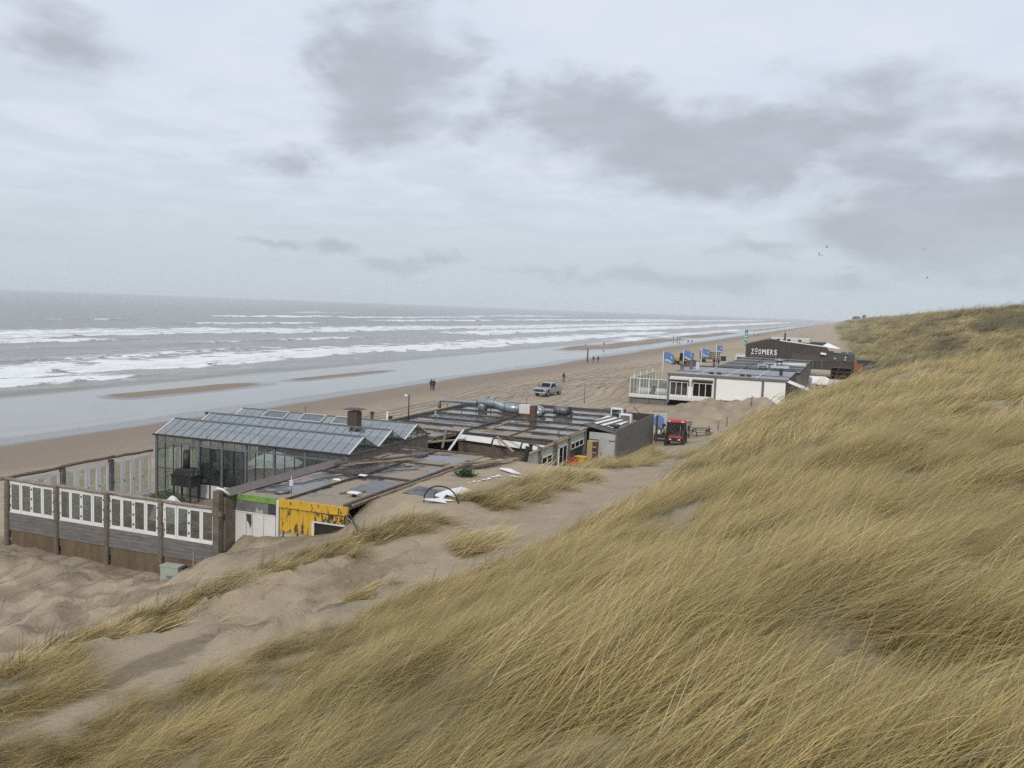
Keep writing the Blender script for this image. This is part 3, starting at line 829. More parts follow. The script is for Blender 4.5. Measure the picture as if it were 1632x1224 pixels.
def side_fence():
    y0 = FY
    f = thing('side_windscreen', 'seaward terrace fence of tall white framed glass doors under a log rail', 'fence', (-38.85, FY, 1.75))
    PY = [31.4, 34.8, 38.12, 41.35]
    for y in PY[1:3]: MB().box(-.11, .11, y - y0 - .12, y - y0 + .12, -.3, 2.75).build('post', 'old_wood', f)
    log(f, 'top_rail', (0, -.3, 2.80), (0, 3.5, 2.83), .09, 'log_wood'); log(f, 'top_rail', (0, 3.35, 2.86), (.03, 6.9, 2.90), .09, 'log_wood'); log(f, 'top_rail', (0, 6.7, 2.88), (0, 9.9, 2.83), .08, 'log_wood')
    for a, b in zip(PY[:-1], PY[1:]):
        u0 = a - y0 + .16; u1 = b - y0 - .16; w = (u1 - u0) / 4; h = 2.28; z0 = .32
        for k in range(4):
            s = sash_mesh(w - .015, h, .15).build('glass_door', 'white_paint', f)
            s.location = (0, u0 + k * w, z0); s.rotation_euler = (0, 0, R(90))
            p = pane_mesh(w - .015 - .28, h - .3).build('pane', 'clear_glass', s); p.location = (.14, 0, .16)
            hd = MB().box(.03, .06, -.05, -.03, 1.0, 1.12).build('handle', 'dark_iron', s)
        MB().box(-.06, .06, u0 - .02, u1 + .02, .18, .31).build('threshold', 'white_paint', f)


side_fence()

single('terrace_deck', MB().box(-38.7, -25.72, 31.48, 41.45, 1.55, 1.98).box(-38.7, -25.72, 41.46, 51.2, 1.5, 2.0), 'deck_sand',
       'sandy terrace floor behind the white window fence', 'terrace')

# ------------------------------------------------------------------ greenhouse with three glass gables
GX0, GX1 = -38.8, -25.3
GY = [41.5, 43.12, 44.75, 46.38, 48.02, 49.68, 51.32]
GE, GR = 5.55, 6.34


def greenhouse():
    g = thing('greenhouse', 'glass greenhouse pavilion with three ridged roofs and steel frame', 'greenhouse', (GX0, GY[0], 2.0))
    ox, oy, oz = GX0, GY[0], 2.0
    L = GX1 - GX0; E_, R_ = GE - oz, GR - oz
    n = 22; pw = L / n
    proto = {}
    for gi in range(3):
        ya, yr, yb = GY[2 * gi] - oy, GY[2 * gi + 1] - oy, GY[2 * gi + 2] - oy
        for side, (p, q) in enumerate(((ya, yr), (yb, yr))):
            key = (side,)
            if key not in proto:
                sl = math.hypot(q - p, R_ - E_)
                o = MB().add([(.02, 0, 0), (pw - .02, 0, 0), (pw - .02, q - p, R_ - E_), (.02, q - p, R_ - E_)], [(0, 1, 2, 3)]).build('roof_pane', 'roof_glass', g)
                proto[key] = o; first = True
            else: first = False
            for k in range(n):
                loc = (k * pw, p, E_ + .01)
                if k == 0 and first: proto[key].location = loc
                else: inst(proto[key], g, loc)
            for k in range(n + 1):
                x = min(max(k * pw, .02), L - .02)
                edge = k in (0, n)
                MB().beam((x, p, E_ + .02), (x, q, R_ + .02), .09 if edge else .028, .06 if edge else .035).build('glazing_bar', 'white_bar' if edge else 'pane_bar', g)
        MB().beam((-.03, yr, R_ + .035), (L + .03, yr, R_ + .035), .08, .07).build('ridge_bar', 'steel_frame', g)
        # glazed triangles at both ends
        for x in (0.0, L):
            for k in range(4):
                a = ya + (yb - ya) * k / 4; b = ya + (yb - ya) * (k + 1) / 4
                ht = lambda y: E_ + (R_ - E_) * (1 - abs(y - yr) / (yr - ya))
                MB().add([(x, a + .01, E_), (x, b - .01, E_), (x, b - .01, ht(b)), (x, a + .01, ht(a))], [(0, 1, 2, 3)]).build('gable_pane', 'gable_glass', g)
                if k: MB().beam((x, a, E_), (x, a, ht(a)), .03, .03).build('gable_bar', 'dark_iron', g)
            MB().beam((x, ya, E_ - .03), (x, yb, E_ - .03), .06, .06).build('tie_beam', 'steel_frame', g)
    for y in (GY[0], GY[2], GY[4], GY[6]):
        MB().beam((-.12, y - oy - (.06 if y == GY[0] else 0), E_ - .0), (L + .1, y - oy - (.06 if y == GY[0] else 0), E_ - .0), .16, .09).build('gutter', 'dark_iron', g)
    # ventilation lights standing a little open on the rear roof
    for x in (2.2, 5.1, 7.6):
        y0, y1 = 7.35, 8.1
        z0 = E_ + (R_ - E_) * (y0 - (GY[4] - oy)) / 1.65 + .10; z1 = R_ + .06
        v = MB().beam((x, y0, z0), (x + 1.7, y0, z0), .05, .05).beam((x, y1, z1), (x + 1.7, y1, z1), .05, .05).beam((x, y0, z0), (x, y1, z1), .05, .05).beam((x + 1.7, y0, z0), (x + 1.7, y1, z1), .05, .05).build('roof_vent', 'white_bar', g)
        MB().add([(x, y0, z0), (x + 1.7, y0, z0), (x + 1.7, y1, z1), (x, y1, z1)], [(0, 1, 2, 3)]).build('pane', 'roof_glass', v)
    # near wall: posts, mullions, panes and the two double doors
    for x in (-38.72, -35.52, -33.84, -32.15, -30.2, -28.1, -25.42):
        MB().box(x - ox - .07, x - ox + .07, -.05, .09, -.25, E_ - .05).build('post', 'steel_frame', g)
    MB().box(.08, L, -.03, .03, 3.10, 3.20).build('transom', 'steel_frame', g)
    def bay(xa, xb, cols, z0, z1, rows):
        w = (xb - xa) / cols
        for c in range(cols):
            for r_ in range(len(rows)):
                za = z0 if r_ == 0 else rows[r_ - 1]; zb = rows[r_]
                MB().box(xa - ox + c * w + .015, xa - ox + (c + 1) * w - .015, -.004, .004, za + .015, zb - .015).build('wall_pane', 'wall_glass', g)
            if c: MB().box(xa - ox + c * w - .018, xa - ox + c * w + .018, -.025, .025, z0, rows[-1]).build('mullion', 'dark_iron', g)
        for zz in rows[:-1]: MB().box(xa - ox, xb - ox, -.02, .02, zz - .015, zz + .015).build('glazing_rail', 'dark_iron', g)
    bay(-38.65, -35.6, 5, .05, 3.1, (1.55, 3.09))
    bay(-32.08, -30.27, 3, .05, 3.1, (1.25, 3.09)); bay(-30.13, -28.17, 3, .05, 3.1, (1.25, 3.09)); bay(-28.03, -25.5, 4, .05, 3.1, (1.25, 3.09))
    for k in range(20):
        MB().box(.1 + k * L / 20, .1 + (k + 1) * L / 20 - .04, -.004, .004, 3.22, E_ - .07).build('top_pane', 'wall_glass', g)
    for (xa, xb) in ((-35.43, -33.93), (-33.75, -32.24)):
        w = (xb - xa) / 2
        for k in range(2):
            x0 = xa - ox + k * w; x1 = x0 + w
            d = MB().box(x0 + .01, x0 + .05, -.04, .02, .05, 3.05).box(x1 - .05, x1 - .01, -.04, .02, .05, 3.05).box(x0 + .05, x1 - .05, -.04, .02, 3.0, 3.05).box(x0 + .05, x1 - .05, -.04, .02, .86, .93).box(x0 + .05, x1 - .05, -.04, .02, 1.95, 2.01).build('door', 'dark_iron', g)
            MB().box(x0 + .05, x1 - .05, -.02, .0, .05, .86).build('kick_panel', 'white_panel', d)
            MB().box(x0 + .05, x1 - .05, -.012, -.004, .93, 1.95).build('pane', 'mirror_glass', d)
            MB().box(x0 + .05, x1 - .05, -.012, -.004, 2.01, 3.0).build('pane', 'mirror_glass', d)
    # seaward wall
    for k in range(12):
        y = k * 9.82 / 12
        MB().box(-.004, .004, y + .03, y + .79, .05, E_ - .06).build('wall_pane', 'wall_glass', g)
        if k: MB().box(-.03, .03, y - .02, y + .02, .0, E_ - .04).build('mullion', 'steel_frame', g)
    # solid inland end below the gables
    MB().box(L - .08, L - .02, .02, 9.8, -.2, E_ - .07).build('end_wall', 'old_wood', g)
    MB().box(.1, L - .1, 9.76, 9.82, -.2, E_ - .07).build('rear_wall', 'grey_board', g)


greenhouse()


def furnishing():
    for i, (x, w) in enumerate(((-38.1, .62), (-37.3, .55), (-36.6, .55), (-35.95, .42))):
        pts = [(x + w * k / 10, 41.85 + .05 * math.sin(k * 1.9)) for k in range(11)]
        m = MB()
        m.add([(a, b, 2.05) for a, b in pts] + [(a, b, 5.0) for a, b in pts] + [(a, b + .02, 2.05) for a, b in pts] + [(a, b + .02, 5.0) for a, b in pts],
              [(k, k + 1, k + 12, k + 11) for k in range(10)] + [(22 + k, 33 + k, 34 + k, 23 + k) for k in range(10)], True)
        single('curtain', m, 'curtain', ['pale greenish curtain nearest the greenhouse corner post', 'second pale greenish curtain from the greenhouse corner post',
               'pale curtain hanging behind the black stove', 'narrow pale curtain beside the steel door post'][i], 'curtain', 'curtains inside the greenhouse')
    p = thing('parasol', 'open white parasol inside the greenhouse behind the doors', 'parasol', (-32.3, 44.4, 2.0))
    MB().tube([(0, 0, 0), (0, 0, 2.75)], .03, 8).build('pole', 'steel_frame', p)
    m = MB(); n = 8
    prof = [(1.75, 1.95), (1.1, 2.35), (.05, 2.72)]
    m.lathe(prof, n=n, smooth=False); m.build('canopy', 'canvas_white', p)
    MB().box(-.3, .3, -.3, .3, 0, .06).build('base', 'dark_iron', p)
    for i, (x, y, lab) in enumerate(((-31.0, 43.1, 'dark table with benches under the parasol in the greenhouse'), (-29.1, 43.0, 'dark table with benches in the middle greenhouse bay'), (-27.2, 43.4, 'dark table with benches near the greenhouse end wall'))):
        t_ = thing('dining_table', lab, 'table', (x, y, 2.0), 0, 'tables in the greenhouse')
        MB().box(-.75, .75, -.4, .4, .70, .75).build('tabletop', 'lumber' if i != 1 else 'old_wood', t_)
        for sx in (-.62, .62):
            MB().box(sx - .04, sx + .04, -.35, .35, 0, .695).build('leg', 'dark_iron', t_)
        for sy in (-.75, .75): MB().box(-.75, .75, sy - .14, sy + .14, .40, .45).build('bench', 'old_wood', t_)
    for i, (x, y, s_, lab) in enumerate(((-29.9, 43.9, .55, 'leafy potted plant left of the middle greenhouse table'), (-28.6, 44.3, .5, 'leafy potted plant right of the middle greenhouse table'), (-38.0, 42.15, .45, 'potted plant at the seaward corner of the greenhouse'))):
        t_ = thing('potted_plant', lab, 'plant', (x, y, 2.0), 0, 'plants in the greenhouse')
        MB().lathe([(.01, 0), (.17, 0), (.22, .4), (.19, .4), (.18, .36), (0.01, .36)], n=10).build('pot', 'orange_pot', t_)
        m = MB(); r = random.Random(i)
        for k in range(90):
            c = Vector((r.gauss(0, s_ * .45), r.gauss(0, s_ * .45), .75 + s_ * .6 + r.gauss(0, s_ * .45)))
            a = Vector((r.uniform(-1, 1), r.uniform(-1, 1), r.uniform(-.3, 1))).normalized() * .12; b = a.cross(Vector((r.random(), r.random(), r.random()))).normalized() * .05
            m.add([c - a, c + b, c + a, c - b], [(0, 1, 2, 3)])
        m.build('leaves', 'leaf_green', t_)
        MB().tube([(0, 0, .36), (.02, 0, .8 + s_ * .6)], .02, 6).build('stem', 'old_wood', t_)
    # black barrel stove on legs
    s = thing('outdoor_stove', 'black house-shaped outdoor stove with chimney on thin legs', 'stove', (-35.45, 40.35, 1.98))
    MB().prism([(-.72, .98), (.72, .98), (.72, 1.62), (.34, 2.02), (-.34, 2.02), (-.72, 1.62)], 'y', -.42, .42).build('firebox', 'dark_iron', s)
    MB().box(-.78, .78, -.48, .48, 1.58, 1.64).build('rim', 'black_plastic', s)
    MB().box(-.30, .30, -.45, -.425, 1.12, 1.48).build('stove_door', 'black_plastic', s)
    ch = MB().tube([(0, 0, 2.0), (0, 0, 2.98)], .19, 10).build('chimney', 'dark_iron', s)
    MB().tube([(0, 0, 2.99), (0, 0, 3.10)], .15, 10).build('chimney_cap', 'rust_brown', ch)
    for sx in (-.6, .6):
        for sy in (-.34, .34): MB().box(sx - .04, sx + .04, sy - .04, sy + .04, 0, .97).build('leg', 'dark_iron', s)
    m = MB(); r = random.Random(5)
    for k in range(900):
        x = r.gauss(0, 1.0); y = r.gauss(0, .45); z = .95 * math.exp(-(x / 1.3) ** 2 - (y / .6) ** 2) * r.uniform(.3, 1)
        a = Vector((r.uniform(-1, 1), r.uniform(-1, 1), r.uniform(-.2, .4))).normalized() * .16; b = a.cross(Vector((0, 0, 1))).normalized() * .03
        c = Vector((x, y, z)); m.add([c - a, c + b, c + a, c - b], [(0, 1, 2, 3)])
    o = single('creeping_shrub', m, 'leaf_green', 'low spreading green shrub on the terrace below the black stove', 'shrub', loc=(-35.6, 39.0, 2.1))
    m = MB(); nx, ny = 15, 11; r = random.Random(8)
    def hgt(u, v): e = min(u, 1 - u) * 6; e2 = min(v, 1 - v) * 5; return 1.25 * min(1, e) * min(1, e2) * (.85 + .15 * math.sin(u * 9 + v * 5)) + r.uniform(-.03, .03)
    m.add([(x / 14 * 2.0 - 1, y / 10 * 1.2 - .6, max(0, hgt(x / 14, y / 10))) for y in range(ny) for x in range(nx)],
          [(y * nx + x, y * nx + x + 1, (y + 1) * nx + x + 1, (y + 1) * nx + x) for y in range(ny - 1) for x in range(nx - 1)], True)
    single('covered_furniture', m, 'canvas_white', 'terrace furniture heap under a white cover behind the fence rail', 'cover', loc=(-33.2, 36.6, 2.0))
    single('leaning_beam', MB().beam((-30.4, 33.9, 2.2), (-26.1, 34.6, 3.45), .12, .22), 'rail_wood', 'long weathered beam leaning against the brown parapet', 'beam')


furnishing()
# ------------------------------------------------------------------ flat-roofed beach pavilion
RZ = 4.7
FS, FZ = .962, 5.05          # the front roof lies a little higher than the rear one


def lift(p): return (p[0] * FS, p[1] * FS, p[2] + .35) if p[1] < 49.8 else tuple(p)


def pavilion():
    b = thing('flat_roof_pavilion', 'low wooden beach pavilion with wet sandy flat roof half buried in sand', 'building', (-22, 50, 2.0))
    ox, oy, oz = -22, 50, 2.0
    def W(m): m.v = [(x - ox, y - oy, z - oz) for x, y, z in m.v]; return m
    def add(name, mb, mat, par=b): return W(mb).build(name, mat, par)
    # roof panels between the battens
    def panels(xs_, ys_, z):
        for xa, xb in zip(xs_[:-1], xs_[1:]):
            for ya, yb in zip(ys_[:-1], ys_[1:]):
                add('roof_panel', MB().box(xa + .03, xb - .03, ya + .03, yb - .03, z - .14, z + random.uniform(-.012, .012)), 'wet_roof')
    fx = [-25.5, -22.95, -19.9]; fy = [32.45, 39.0, 48.1]
    panels(fx, fy, FZ)
    gx = [-33.0, -26.2, -18.8]; gy = [58.2, 61.3, 64.6, 67.9, 71.2, 74.6, 78.6]
    panels(gx, gy, RZ); panels([-33.0, -26.2], [51.5, 54.8, 58.2], RZ)
    def bat(a, b2, w=.10, h=.09, mat='batten'):
        k = max(1, int((Vector(b2) - Vector(a)).length / 2.4)); A, B = Vector(a), Vector(b2)
        for i in range(k):
            p = A.lerp(B, i / k); q = A.lerp(B, (i + .985) / k)
            p.z += random.uniform(0, .025); q.z += random.uniform(0, .025); p.x += random.uniform(-.02, .02); q.x += random.uniform(-.02, .02); p.y += random.uniform(-.02, .02)
            add('batten', MB().beam(p, q, w * random.uniform(.8, 1.2), h), mat)
    z = RZ + .045
    y_ = FZ + .045
    bat((-22.95, 32.5, y_), (-22.95, 48, y_)); bat((-19.93, 32.5, y_ + .05), (-19.75, 45.4, y_ + .06), .16, .14, 'dark_lumber')
    bat((-19.68, 32.7, y_ + .06), (-19.5, 45.0, y_ + .07), .08, .06, 'lumber')
    bat((-25.4, 39.0, y_), (-20.0, 39.0, y_)); bat((-25.3, 43.5, y_), (-20.2, 43.5, y_))
    bat((-25.35, 48.0, y_), (-20.2, 48.0, y_), .2, .12, 'dark_lumber')
    add('pit_fascia', MB().box(-25.4, -19.7, 48.12, 48.2, 3.2, FZ - .02), 'dark_lumber')
    for y in gy: bat((-33.0, y, z), (-18.9, y, z), .13, .11)
    bat((-26.2, 58.3, z), (-26.2, 71, z), .14, .12); bat((-33.0, 54.8, z), (-26.3, 54.8, z)); bat((-22.4, 58.3, z), (-22.4, 64.5, z), .08, .07)
    bat((-33.08, 51.6, z), (-33.08, 78.6, z), .3, .22, 'dark_lumber'); bat((-33.0, 78.7, z), (-18.8, 78.7, z), .25, .2, 'dark_lumber')
    bat((-18.8, 58.3, z), (-18.8, 78, z), .1, .08, 'lumber')
    # parapet towards the terrace, with a white capping at its near end
    add('parapet', MB().slab((-25.80, 31.55, 5.36), (-25.80, 41.4, 5.36), (-25.45, 41.4, 5.10), (-25.45, 31.75, 5.10), .05), 'parapet_brown')
    add('parapet_wall', MB().box(-25.79, -25.73, 31.58, 41.3, 2.0, 5.30), 'old_wood')
    add('parapet_cap', MB().tube([(-25.98, 31.5, 5.43), (-25.72, 31.55, 5.41), (-25.47, 31.75, 5.16)], .06, 7), 'white_paint')
    add('dark_recess', MB().box(-25.72, -25.60, 31.62, 32.36, 2.0, 5.04), 'old_wood')  # dark wood box put in for the shade of the recess
    # near front, painted in sections
    Y = 32.38
    U = lambda x: -25.58 + (x + 25.3) * 1.2923
    D = .36
    def sec(name, x0, x1, ya, yb, z0, z1, mat): return add(name, MB().box(U(x0), U(x1), ya, yb, z0 + D, z1 + D), mat)
    sec('green_fascia', -25.3, -23.62, Y - .06, Y + .05, 4.47, 4.735, 'green_paint')
    sec('patched_panel', -25.3, -23.95, Y - .02, Y + .04, 3.98, 4.46, 'patchy_grey')
    sec('charcoal_panel', -23.94, -23.62, Y - .02, Y + .04, 3.98, 4.46, 'charcoal_panel')
    for xa, xb in ((-25.32, -24.86), (-24.85, -24.60), (-24.59, -24.12), (-24.11, -23.63)):
        sec('white_panel', xa + .006, xb - .006, Y - .035, Y + .03, 1.8, 3.92, 'white_panel')
    sec('panel_trim', -25.32, -23.63, Y - .06, Y - .036, 3.92, 3.97, 'white_panel')
    add('panel_patch', MB().prism([(U(a_), c_ + D) for a_, c_ in ((-24.84, 3.86), (-24.64, 3.86), (-24.62, 3.45), (-24.68, 3.2), (-24.74, 3.45), (-24.82, 3.55))], 'y', Y - .045, Y - .037), 'charcoal_panel')
    sec('white_post', -23.60, -23.50, Y - .05, Y + .05, 2.2, 4.68, 'white_panel')
    sec('yellow_beam', -23.46, -20.75, Y - .10, Y + .05, 4.44, 4.76, 'peeling_yellow')
    sec('yellow_ledge', -23.46, -20.75, Y - .13, Y - .101, 4.40, 4.46, 'peeling_yellow')
    x = -23.46
    while x < -22.16:
        sec('board', x + .003, x + .105, Y - .04 + random.uniform(-.006, .006), Y + .02, 2.5, 4.40, 'peeling_yellow'); x += .108
    sec('flaked_sign_board', -22.12, -20.9, Y - .04, Y + .02, 3.98, 4.39, 'flaked_yellow_sign')
    add('window_frame', MB().box(U(-22.14), U(-20.85), Y - .06, Y, 3.90 + D, 3.97 + D).box(U(-22.16), U(-22.06), Y - .05, Y + .02, 2.8 + D, 3.90 + D), 'white_panel')
    sec('dark_opening', -22.05, -20.85, Y + .03, Y + .06, 2.6, 3.90, 'dark_interior')
    sec('front_backing', -25.32, -20.76, Y + .061, Y + .10, 1.8, 4.55, 'old_wood')
    # inland wall: pale panels between posts
    X = -18.7
    ys_ = [51.6, 54.5, 57.6, 61.0, 65.2]
    for y in ys_: add('wall_post', MB().box(X - .1, X + .13, y - .11, y + .11, 1.6, 4.86), 'log_wood' if y > 52 else 'dark_lumber')
    add('wall_post', MB().box(X - .06, X + .10, 57.95, 58.1, 1.6, 4.7), 'old_wood')
    for ya, yb in zip(ys_[:-1], ys_[1:]):
        w = (yb - ya - .24) / 2
        for k in range(2):
            add('pale_panel', MB().box(X - .05, X + .0, ya + .12 + k * w + .01, ya + .12 + (k + 1) * w - .01, 1.6 if ya < 60 else 3.6, 4.6), 'pale_blue_panel')
        add('roof_edge', MB().box(X - .1, X + .12, ya + .12, yb - .12, 4.62, 4.72), 'lumber')
    def window(y0, y1, z0, z1, cols, fr='white_paint'):
        m = MB().box(X + .0, X + .06, y0, y1, z0, z0 + .07).box(X, X + .06, y0, y1, z1 - .07, z1)
        for k in range(cols + 1):
            yy = y0 + (y1 - y0 - .07) * k / cols; m.box(X, X + .062, yy, yy + .07, z0, z1)
        w_ = add('window', m, fr)
        for k in range(cols):
            ya = y0 + (y1 - y0 - .07) * k / cols + .07; yb = y0 + (y1 - y0 - .07) * (k + 1) / cols
            add('pane', MB().box(X + .02, X + .03, ya, yb, z0 + .07, z1 - .07), 'dark_glass', w_)
    window(55.0, 57.2, 3.45, 4.05, 2); window(58.7, 60.6, 2.3, 4.25, 2); window(61.5, 64.8, 3.65, 4.15, 3)
    add('doorway', MB().box(X - .04, X + .01, 62.9, 64.9, 1.6, 3.6), 'dark_interior')
    add('wood_panel', MB().box(X - .05, X + .0, 61.15, 62.85, 1.6, 3.55), 'dark_lumber')
    add('wall_backing', MB().box(X - .16, X - .11, 51.6, 65.2, 1.5, 4.6), 'dark_interior')
    # courtyard edge: fascia of the rear roof, slumped white strips
    add('rear_fascia', MB().box(-26.1, -18.95, 57.9, 58.1, 2.2, 4.66), 'dark_lumber')
    for k, (xa, xb, za) in enumerate(((-26.0, -23.4, 4.30), (-23.3, -21.2, 4.18), (-21.1, -19.2, 4.10))):
        add('white_fascia_strip', MB().slab((xa, 57.6, za), (xb, 57.5, za - .08), (xb, 57.85, za + .30), (xa, 57.88, za + .34), .03), 'white_panel')
    add('seaward_wall', MB().box(-33.05, -32.95, 51.5, 78.6, 1.2, 4.55), 'grey_board')
    add('rear_wall', MB().box(-33, -18.9, 78.5, 78.6, 1.2, 4.55), 'grey_board')
    add('terrace_wall', MB().box(-25.67, -25.62, 41.4, 50, 1.9, 4.55), 'old_wood')


pavilion()


def plank(a, b, w, h, mat, label, group='loose planks on the flat roof'):
    single('loose_plank', MB().beam(lift(a), lift(b), w, h), mat, label, 'plank', group)


def roof_clutter():
    z = RZ + .12
    plank((-26.4, 41.9, 4.88), (-23.2, 46.6, 5.02), .2, .1, 'dark_lumber', 'long dark plank lying across the puddle beside the glass gables')
    plank((-25.9, 42.4, 4.87), (-23.3, 46.0, 4.86), .12, .06, 'lumber', 'thin pale plank beside the long dark plank at the gables')
    plank((-24.4, 58.4, 4.9), (-24.2, 62.9, 5.15), .2, .08, 'lumber', 'single weathered plank angled up on the rear roof')
    plank((-25.0, 56.4, 4.55), (-26.1, 50.4, 4.95), .22, .1, 'lumber', 'pale broken beam along the edge of the roof pit')
    plank((-26.2, 57.2, 4.75), (-26.5, 51.2, 4.86), .2, .12, 'dark_lumber', 'dark beam beside the pale broken beam at the roof pit')
    plank((-24.5, 52.2, 4.0), (-25.3, 56.9, 5.15), .14, .07, 'white_panel', 'white strut standing slanted over the roof pit')
    plank((-22.9, 57.4, 4.8), (-20.3, 53.8, 4.5), .14, .07, 'lumber', 'long pale plank sloping down beside the roof pit')
    plank((-22.3, 57.6, 4.85), (-19.0, 55.3, 4.75), .1, .06, 'dark_lumber', 'dark plank sloping along the far side of the roof pit')
    plank((-24.6, 52.0, 4.6), (-27, 57.6, 4.95), .16, .08, 'old_wood', 'grey plank between greenhouse gable and roof pit')
    labs = ['lowest pale board of the lumber pile on the roof', 'dark board crossing the lumber pile on the roof', 'top pale board of the lumber pile on the roof', 'short pale board at the left of the lumber pile',
            'long dark board under the lumber pile', 'pale board reaching right from the lumber pile', 'thick dark board nearest the rubble']
    ps = [((-20.5, 44.9), (-19.0, 48.3), 0), ((-20.0, 45.0), (-19.3, 48.6), .06), ((-20.3, 45.6), (-18.9, 47.4), .13), ((-20.8, 44.2), (-20.0, 46.4), .05), ((-19.9, 44.6), (-18.6, 47.3), .0), ((-19.6, 45.6), (-18.4, 48.6), .08), ((-19.4, 46.6), (-18.3, 49.4), .04)]
    for i, (p, q, dz) in enumerate(ps):
        plank((p[0], p[1], 4.84 + dz), (q[0], q[1], 4.86 + dz), .18, .06, 'lumber' if i % 3 != 1 else 'dark_lumber', labs[i], 'lumber pile on the roof')
    single('leaning_post', MB().beam((-18.5, 51.0, 4.0), (-18.35, 51.3, 5.35), .22, .22), 'black_plastic', 'black burnt post leaning at the near end of the pale wall', 'post')
    r = random.Random(3)
    for i, (x, y, s, lab) in enumerate(((-18.5, 48.2, .28, 'dark lump of rubble right of the lumber pile'), (-18.2, 49.1, .22, 'small lump of rubble next to the burnt post'), (-22.6, 53.0, .16, 'pale stone lying in the roof pit'), (-21.9, 53.4, .13, 'smaller pale stone in the roof pit'), (-20.2, 54.0, .17, 'round pale stone at the far side of the roof pit'))):
        bm = bmesh.new(); bmesh.ops.create_icosphere(bm, subdivisions=2, radius=s)
        for v in bm.verts: v.co = v.co * (1 + .35 * r.uniform(-1, 1)); v.co.z *= .6
        me = bpy.data.meshes.new('rubble_lump'); bm.to_mesh(me); bm.free(); me.materials.append(MATS['dark_lumber' if i < 2 else 'white_panel'])
        o = bpy.data.objects.new('rubble_lump', me); C.objects.link(o); o.location = (x, y, hz(x, y) + .08); tag(o, lab, 'rubble', 'rubble around the roof pit')
    # vents, caps and pipes
    def vent(name, x, y, z0, r_, h, mat, label, cap=None, rods=False):
        t_ = thing(name, label, 'vent', (x, y, z0))
        MB().tube([(0, 0, -.2), (0, 0, h)], r_, 10).build('pipe', mat, t_)
        MB().lathe([(.01, h + .01), (r_ * 1.5, h + .01), (r_ * 1.5, h + .06), (.01, h + .12)], n=10).build('cap', cap or mat, t_)
        return t_
    vent('vent_pipe', -34.9, 60.6, 4.2, .14, 1.05, 'corrugated_brown', 'brown vent pipe standing beyond the rear glass gable', 'dark_iron')
    vent('vent_pipe', -33.2, 60.0, 4.6, .07, .85, 'white_paint', 'thin white vent pipe at the seaward roof edge')
    vent('vent_pipe', -33.7, 61.4, 4.6, .14, .32, 'dark_iron', 'short black vent pipe at the seaward roof edge')
    vent('vent_pipe', -39.6, 47.0, 4.6, .11, 1.6, 'rail_wood', 'brown stove pipe beside the seaward greenhouse ridge', 'dark_iron')
    vent('vent_pipe', -31.9, 65.9, 4.7, .10, .28, 'galvanised', 'small grey vent stub on the far wet roof')
    vent('vent_pipe', -22.1, 72.6, 4.7, .10, .4, 'dark_iron', 'small black vent stub beside the fan cylinder')
    vent('vent_pipe', -19.9, 56.2, 4.3, .12, .3, 'dark_iron', 'short dark pipe stub by the roof pit')
    c = thing('chimney_stack', 'square dark brown chimney with spiked cap rising through the glass roof', 'chimney', (-28.3, 47.0, 6.0))
    MB().box(-.33, .33, -.3, .3, 0, 1.22).build('stack', 'corrugated_brown', c)
    MB().box(-.55, .55, -.45, .45, 1.33, 1.37).build('cap_plate', 'corrugated_brown', c)
    for sx in (-.3, 0, .3): MB().tube([(sx, 0, 1.2), (sx, 0, 1.48)], .018, 5).build('cap_rod', 'dark_iron', c)
    t_ = thing('roof_cowl', 'round grey roof cap with short mast by the brown parapet', 'vent', lift((-25.0, 35.0, RZ)))
    MB().lathe([(.01, 0), (.36, 0), (.40, .08), (.30, .16), (.01, .2)], n=14).build('dome', 'galvanised_dark', t_)
    MB().tube([(.45, .1, 0), (.45, .1, .85)], .025, 6).build('mast', 'galvanised', t_); MB().box(.36, .54, .06, .14, .35, .62).build('clamp', 'white_bar', t_)
    t_ = thing('roof_outlet', 'small white capped outlet standing on the sandy roof corner', 'vent', lift((-21.6, 36.0, RZ)))
    MB().tube([(0, 0, 0), (0, 0, .16)], .10, 8).build('pipe', 'dark_iron', t_); MB().box(-.28, .28, -.2, .2, .17, .21).build('plate', 'white_membrane', t_)
    single('loose_tile', MB().box(-.24, .24, -.14, .14, 0, .05), 'white_membrane', 'small white tile lying on the wet roof by the batten', 'tile', loc=lift((-24.3, 38.9, RZ + .02)))
    single('loose_tile', MB().box(-.2, .2, -.12, .12, 0, .05), 'white_membrane', 'small white tile lying near the crossing battens', 'tile', loc=lift((-23.6, 40.2, RZ + .1)))
    # big duct
    d = thing('roof_duct', 'large grey ventilation duct snaking across the far roof', 'duct', (-30, 71.5, RZ))
    MB().tube([(0, 0, 0), (0, 0, .5), (.05, 0, .66)], .42, 14).build('riser', 'galvanised', d)
    MB().tube([(-.55, 0, .78), (-.1, 0, .82), (.5, 0, .84), (1.2, .05, .80), (1.9, .1, .55), (2.6, .1, .46), (3.9, .1, .46)], [.30, .40, .42, .45, .47, .47, .47], 16).build('main_duct', 'galvanised', d)
    for x in (.5, 1.2, 2.2, 3.2):
        zc = np.interp(x, [.5, 1.2, 1.9, 2.6, 3.9], [.84, .80, .55, .46, .46]); MB().tube([(x - .03, .08, zc), (x + .03, .08, zc)], .49, 16).build('joint_ring', 'galvanised_dark', d)
    MB().tube([(4.0, .6, .5), (4.7, .6, .58), (5.2, .5, .45), (5.45, .4, .1)], [.36, .4, .42, .42], 14).build('elbow', 'galvanised', d)
    MB().tube([(4.5, -.2, .35), (5.0, -.25, .42), (5.35, -.3, .25), (5.4, -.32, .0)], [.3, .36, .38, .36], 14).build('outlet_elbow', 'galvanised', d)
